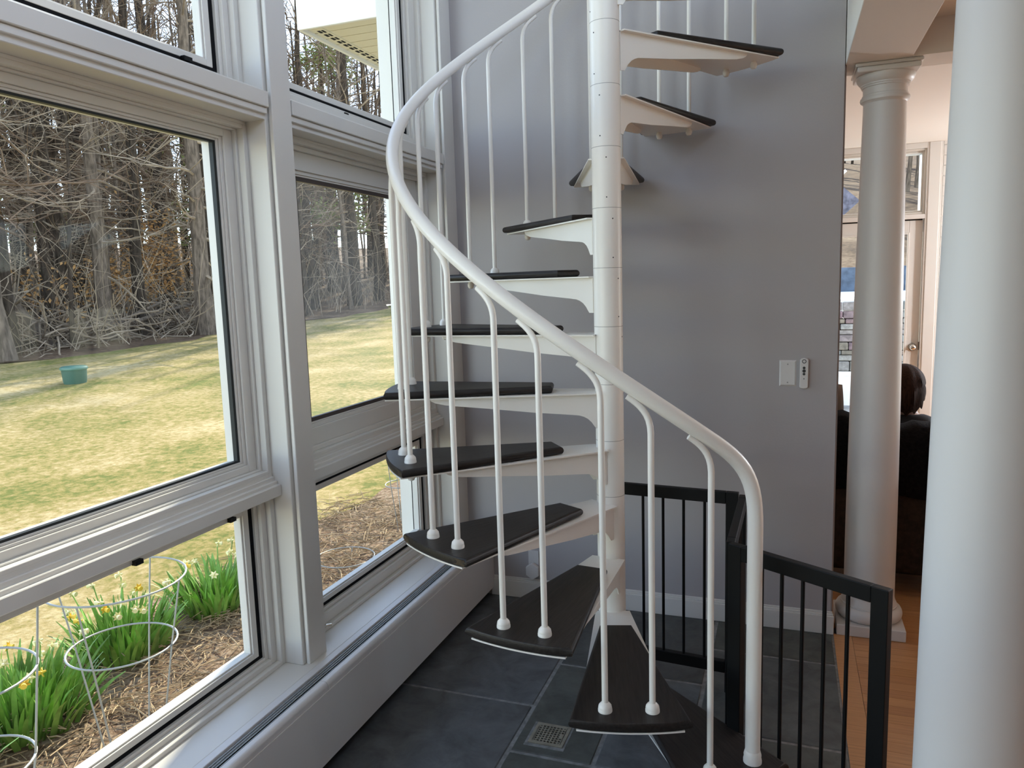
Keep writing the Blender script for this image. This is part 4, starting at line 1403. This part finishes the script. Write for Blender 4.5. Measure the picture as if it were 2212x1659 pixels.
# ---- daffodil clumps
LEAFG = mat('daffodil_leaf', (0.19, 0.34, 0.07), 0.5, 0.4, var=0.45, scale=6)
PETAL = mat('pale_daffodil_petal', (0.80, 0.74, 0.42), 0.6, 0.3)
YELL = mat('yellow_trumpet', (0.80, 0.55, 0.08), 0.6, 0.3)
def daffodils(x, y, rad, n, nf, h, label, seed):
    rg_ = random.Random(seed)
    zg = gz(x, y)+0.02
    t = thing('daffodil_clump', (x, y, zg), label, 'daffodils', 'daffodil clumps in the flower bed')
    lv = MB()
    for i in range(n):
        a, q = rg_.uniform(0, 6.28), rad*rg_.random()**0.6
        p = Vector((x+q*math.cos(a), y+q*math.sin(a), zg-0.02))
        d = Vector((math.cos(a)*q/rad*0.38+rg_.uniform(-0.2, 0.2), math.sin(a)*q/rad*0.38+rg_.uniform(-0.2, 0.2), 1)).normalized()
        L = h*rg_.uniform(0.6, 1.1)
        w = rg_.uniform(0.008, 0.013)
        sd = d.cross(Vector((math.cos(a+rg_.uniform(-1, 1)), math.sin(a+rg_.uniform(-1, 1)), 0.1))).normalized()
        vs_ = []
        for j in range(6):
            u = j/5
            c_ = p+d*L*u+Vector((d.x, d.y, -0.35))*L*0.35*u*u*u
            ww = w*(1-0.85*u**3)
            vs_ += [c_-sd*ww, c_+sd*ww]
        lv.add(vs_, [(2*j, 2*j+1, 2*j+3, 2*j+2) for j in range(5)], True)
    o_ = obj('leaves', lv, LEAFG, t)
    o_['kind'] = 'stuff'
    for i in range(nf):
        a, q = rg_.uniform(0, 6.28), rad*(0.4+0.8*rg_.random())
        p = Vector((x+q*math.cos(a)*0.6, y+q*math.sin(a)*0.6, zg))
        tip = Vector((x+q*math.cos(a)*1.15, y+q*math.sin(a)*1.15, zg+h*rg_.uniform(0.75, 1.12)))
        hd = Vector((rg_.uniform(-1, 1), rg_.uniform(-1, 1), -0.1)).normalized()
        fl_ = MB()
        fl_.tube([p, p.lerp(tip, 0.5)+Vector((0, 0, 0.02)), tip], 0.0032, 5)
        fo = obj('stem', fl_, LEAFG, t)
        fw_ = MB()
        fw_.tube([tip-hd*0.01, tip+hd*0.012, tip+hd*0.028], [0.004, 0.008, 0.012], 8)
        s1 = hd.orthogonal().normalized()
        s2 = hd.cross(s1)
        for k in range(6):
            b_ = k*math.pi/3
            e_ = s1*math.cos(b_)+s2*math.sin(b_)
            g_ = s1*math.cos(b_+1.57)+s2*math.sin(b_+1.57)
            fw_.add([tip+hd*0.002, tip+e_*0.013+g_*0.007+hd*0.008, tip+e_*0.025+hd*0.004, tip+e_*0.013-g_*0.007+hd*0.008], [(0,1,2,3)])
        f2 = obj('flower', fw_, PETAL if i % 5 else YELL)
        f2.parent = fo
        f2.matrix_parent_inverse = Matrix.Identity(4)
daffodils(-2.38, -0.42, 0.20, 300, 18, 0.32, 'large daffodil clump nearest the camera, left in the low near window', 1)
daffodils(-2.30, -0.98, 0.20, 240, 10, 0.32, 'daffodil clump cut off at the left edge under the tall wire cage', 4)
daffodils(-2.50, 0.20, 0.19, 280, 18, 0.29, 'daffodil clump inside the middle wire cage', 2)
daffodils(-2.40, 0.74, 0.20, 260, 12, 0.27, 'daffodil clump against the right side of the low near window', 3)
# straw and dry stems lying on the bed
rg = random.Random(9)
sm = MB()
for i in range(4200):
    x, y = rg.uniform(-2.75, -1.5), rg.uniform(-1.6, 2.6)
    a = rg.uniform(0, 6.28)
    L = rg.uniform(0.03, 0.16)*(2.0 if rg.random() < 0.08 else 1)
    z = gz(x, y)+0.03+rg.random()*0.035
    p = Vector((x, y, z))
    d = Vector((math.cos(a), math.sin(a), rg.uniform(-0.12, 0.25)))
    r_ = rg.uniform(0.0014, 0.0036)
    sm.tube([p, p+d*L*0.5+Vector((0, 0, 0.006)), p+d*L], [r_, r_, r_*0.7], 4, cap=False)
tag(obj('straw_mulch', sm, mat('dry_straw', (0.40, 0.29, 0.17), 0.8, 0.2, var=0.4, scale=5)), 'dry straw and stems strewn over the flower bed', 'straw', kind='stuff')

# ---- patio and pool beyond the far door
struct('patio', MB().box(-1.0, 9, 4.05, 8.0, -0.3, -0.06), mat('patio_flags', (0.60, 0.57, 0.53), 0.9, var=0.2, scale=6), 'grey patio outside the far glazed door', 'patio')
sw = MB()
zz = -0.06
rg = random.Random(2)
while zz < 1.12:
    hh = rg.uniform(0.05, 0.13)
    xx = -1.0
    while xx < 6:
        L = rg.uniform(0.12, 0.42)
        sw.box(xx+0.004, xx+L-0.004, 8.0+rg.uniform(-0.025, 0.02), 8.4, zz+0.004, min(1.14, zz+hh)-0.004)
        xx += L
    zz += hh
tag(obj('stone_wall', sw, STONE, bevel=0.008, seg=1), 'dry stone retaining wall outside the far glazed door', 'stone wall')
struct('pool_deck', MB().box(-1.0, 9, 8.02, 13.0, 1.0, 1.16), mat('pale_concrete', (0.8, 0.78, 0.74), 0.9), 'pale concrete deck on top of the stone wall', 'pool deck')
BLUE = mat('blue_grey_panels', (0.075, 0.10, 0.14), 0.6, var=0.3, scale=8)
pf = thing('pool_fence', (1.2, 12.9, 1.16), 'blue grey panel fence behind the pool deck', 'fence')
for k in range(6):
    obj('panel', MB().box(-0.8+k*1.0, 0.18+k*1.0, 12.9, 12.94, 1.16, 1.60), BLUE, pf, bevel=0.01)
for k in range(7):
    obj('post', MB().box(-0.82+k*1.0, -0.78+k*1.0, 12.88, 12.96, 1.16, 1.63), FASCIA, pf)
ch = thing('patio_chair', (1.15, 6.8, -0.06), 'white mesh patio chair outside the far glazed door', 'chair')
WP = mat('white_mesh_plastic', (0.8, 0.8, 0.8), 0.5)
obj('seat', MB().box(0.92, 1.38, 6.8, 7.25, 0.30, 0.33), WP, ch, bevel=0.01)
bk = MB()
for k in range(12):
    bk.box(0.93+k*0.038, 0.955+k*0.038, 6.78, 6.79, 0.33, 0.36)
bk.box(0.92, 1.38, 6.77, 6.80, 0.34, 0.385)
for k in range(14):
    zz = -0.04+k*0.03
obj('backrest', bk.box(0.92, 1.38, 6.785, 6.79, 0.0, 0.34), WP, ch)
for (x_, y_) in ((0.94, 6.8), (1.36, 6.8), (0.94, 7.22), (1.36, 7.22)):
    obj('leg', MB().tube([(x_, y_, -0.06), (x_, y_, 0.31)], 0.015, 8), WP, ch)
sht = thing('blue_sheet', (0.9, 6.2, 2.3), 'dull blue banner with white bars seen through the left of the far transom window', 'sheet')  # flat dull blue shape with pale bars, carried on a pole
obj('blue_face', MB().add([(1.02,6.2,2.42),(1.24,6.2,2.22),(1.0,6.2,2.0),(0.6,6.2,2.2),(1.02,6.215,2.42),(1.24,6.215,2.22),(1.0,6.215,2.0),(0.6,6.215,2.2)], [(0,1,2,3),(7,6,5,4),(0,4,5,1),(1,5,6,2),(2,6,7,3),(3,7,4,0)]), mat('dull_blue', (0.13, 0.13, 0.17), 0.8, var=0.5, scale=18), sht)
obj('stay', MB().tube([(1.2,6.22,2.22),(1.46,6.22,2.22)], 0.012, 8), FASCIA, sht)
obj('pole', MB().tube([(1.45,6.22,-0.06),(1.45,6.22,2.5)], 0.018, 10), FASCIA, sht)
for (a_, b_) in (((0.98,6.19,2.42),(1.10,6.19,2.53)), ((0.96,6.19,2.36),(1.05,6.19,2.44)), ((1.0,6.19,2.06),(1.08,6.19,2.0))):
    obj('bar', MB().tube([a_, b_], 0.014, 8), FASCIA, sht)
for tk, bs in VARS:
    for o in (tk, bs):
        bpy.data.objects.remove(o)
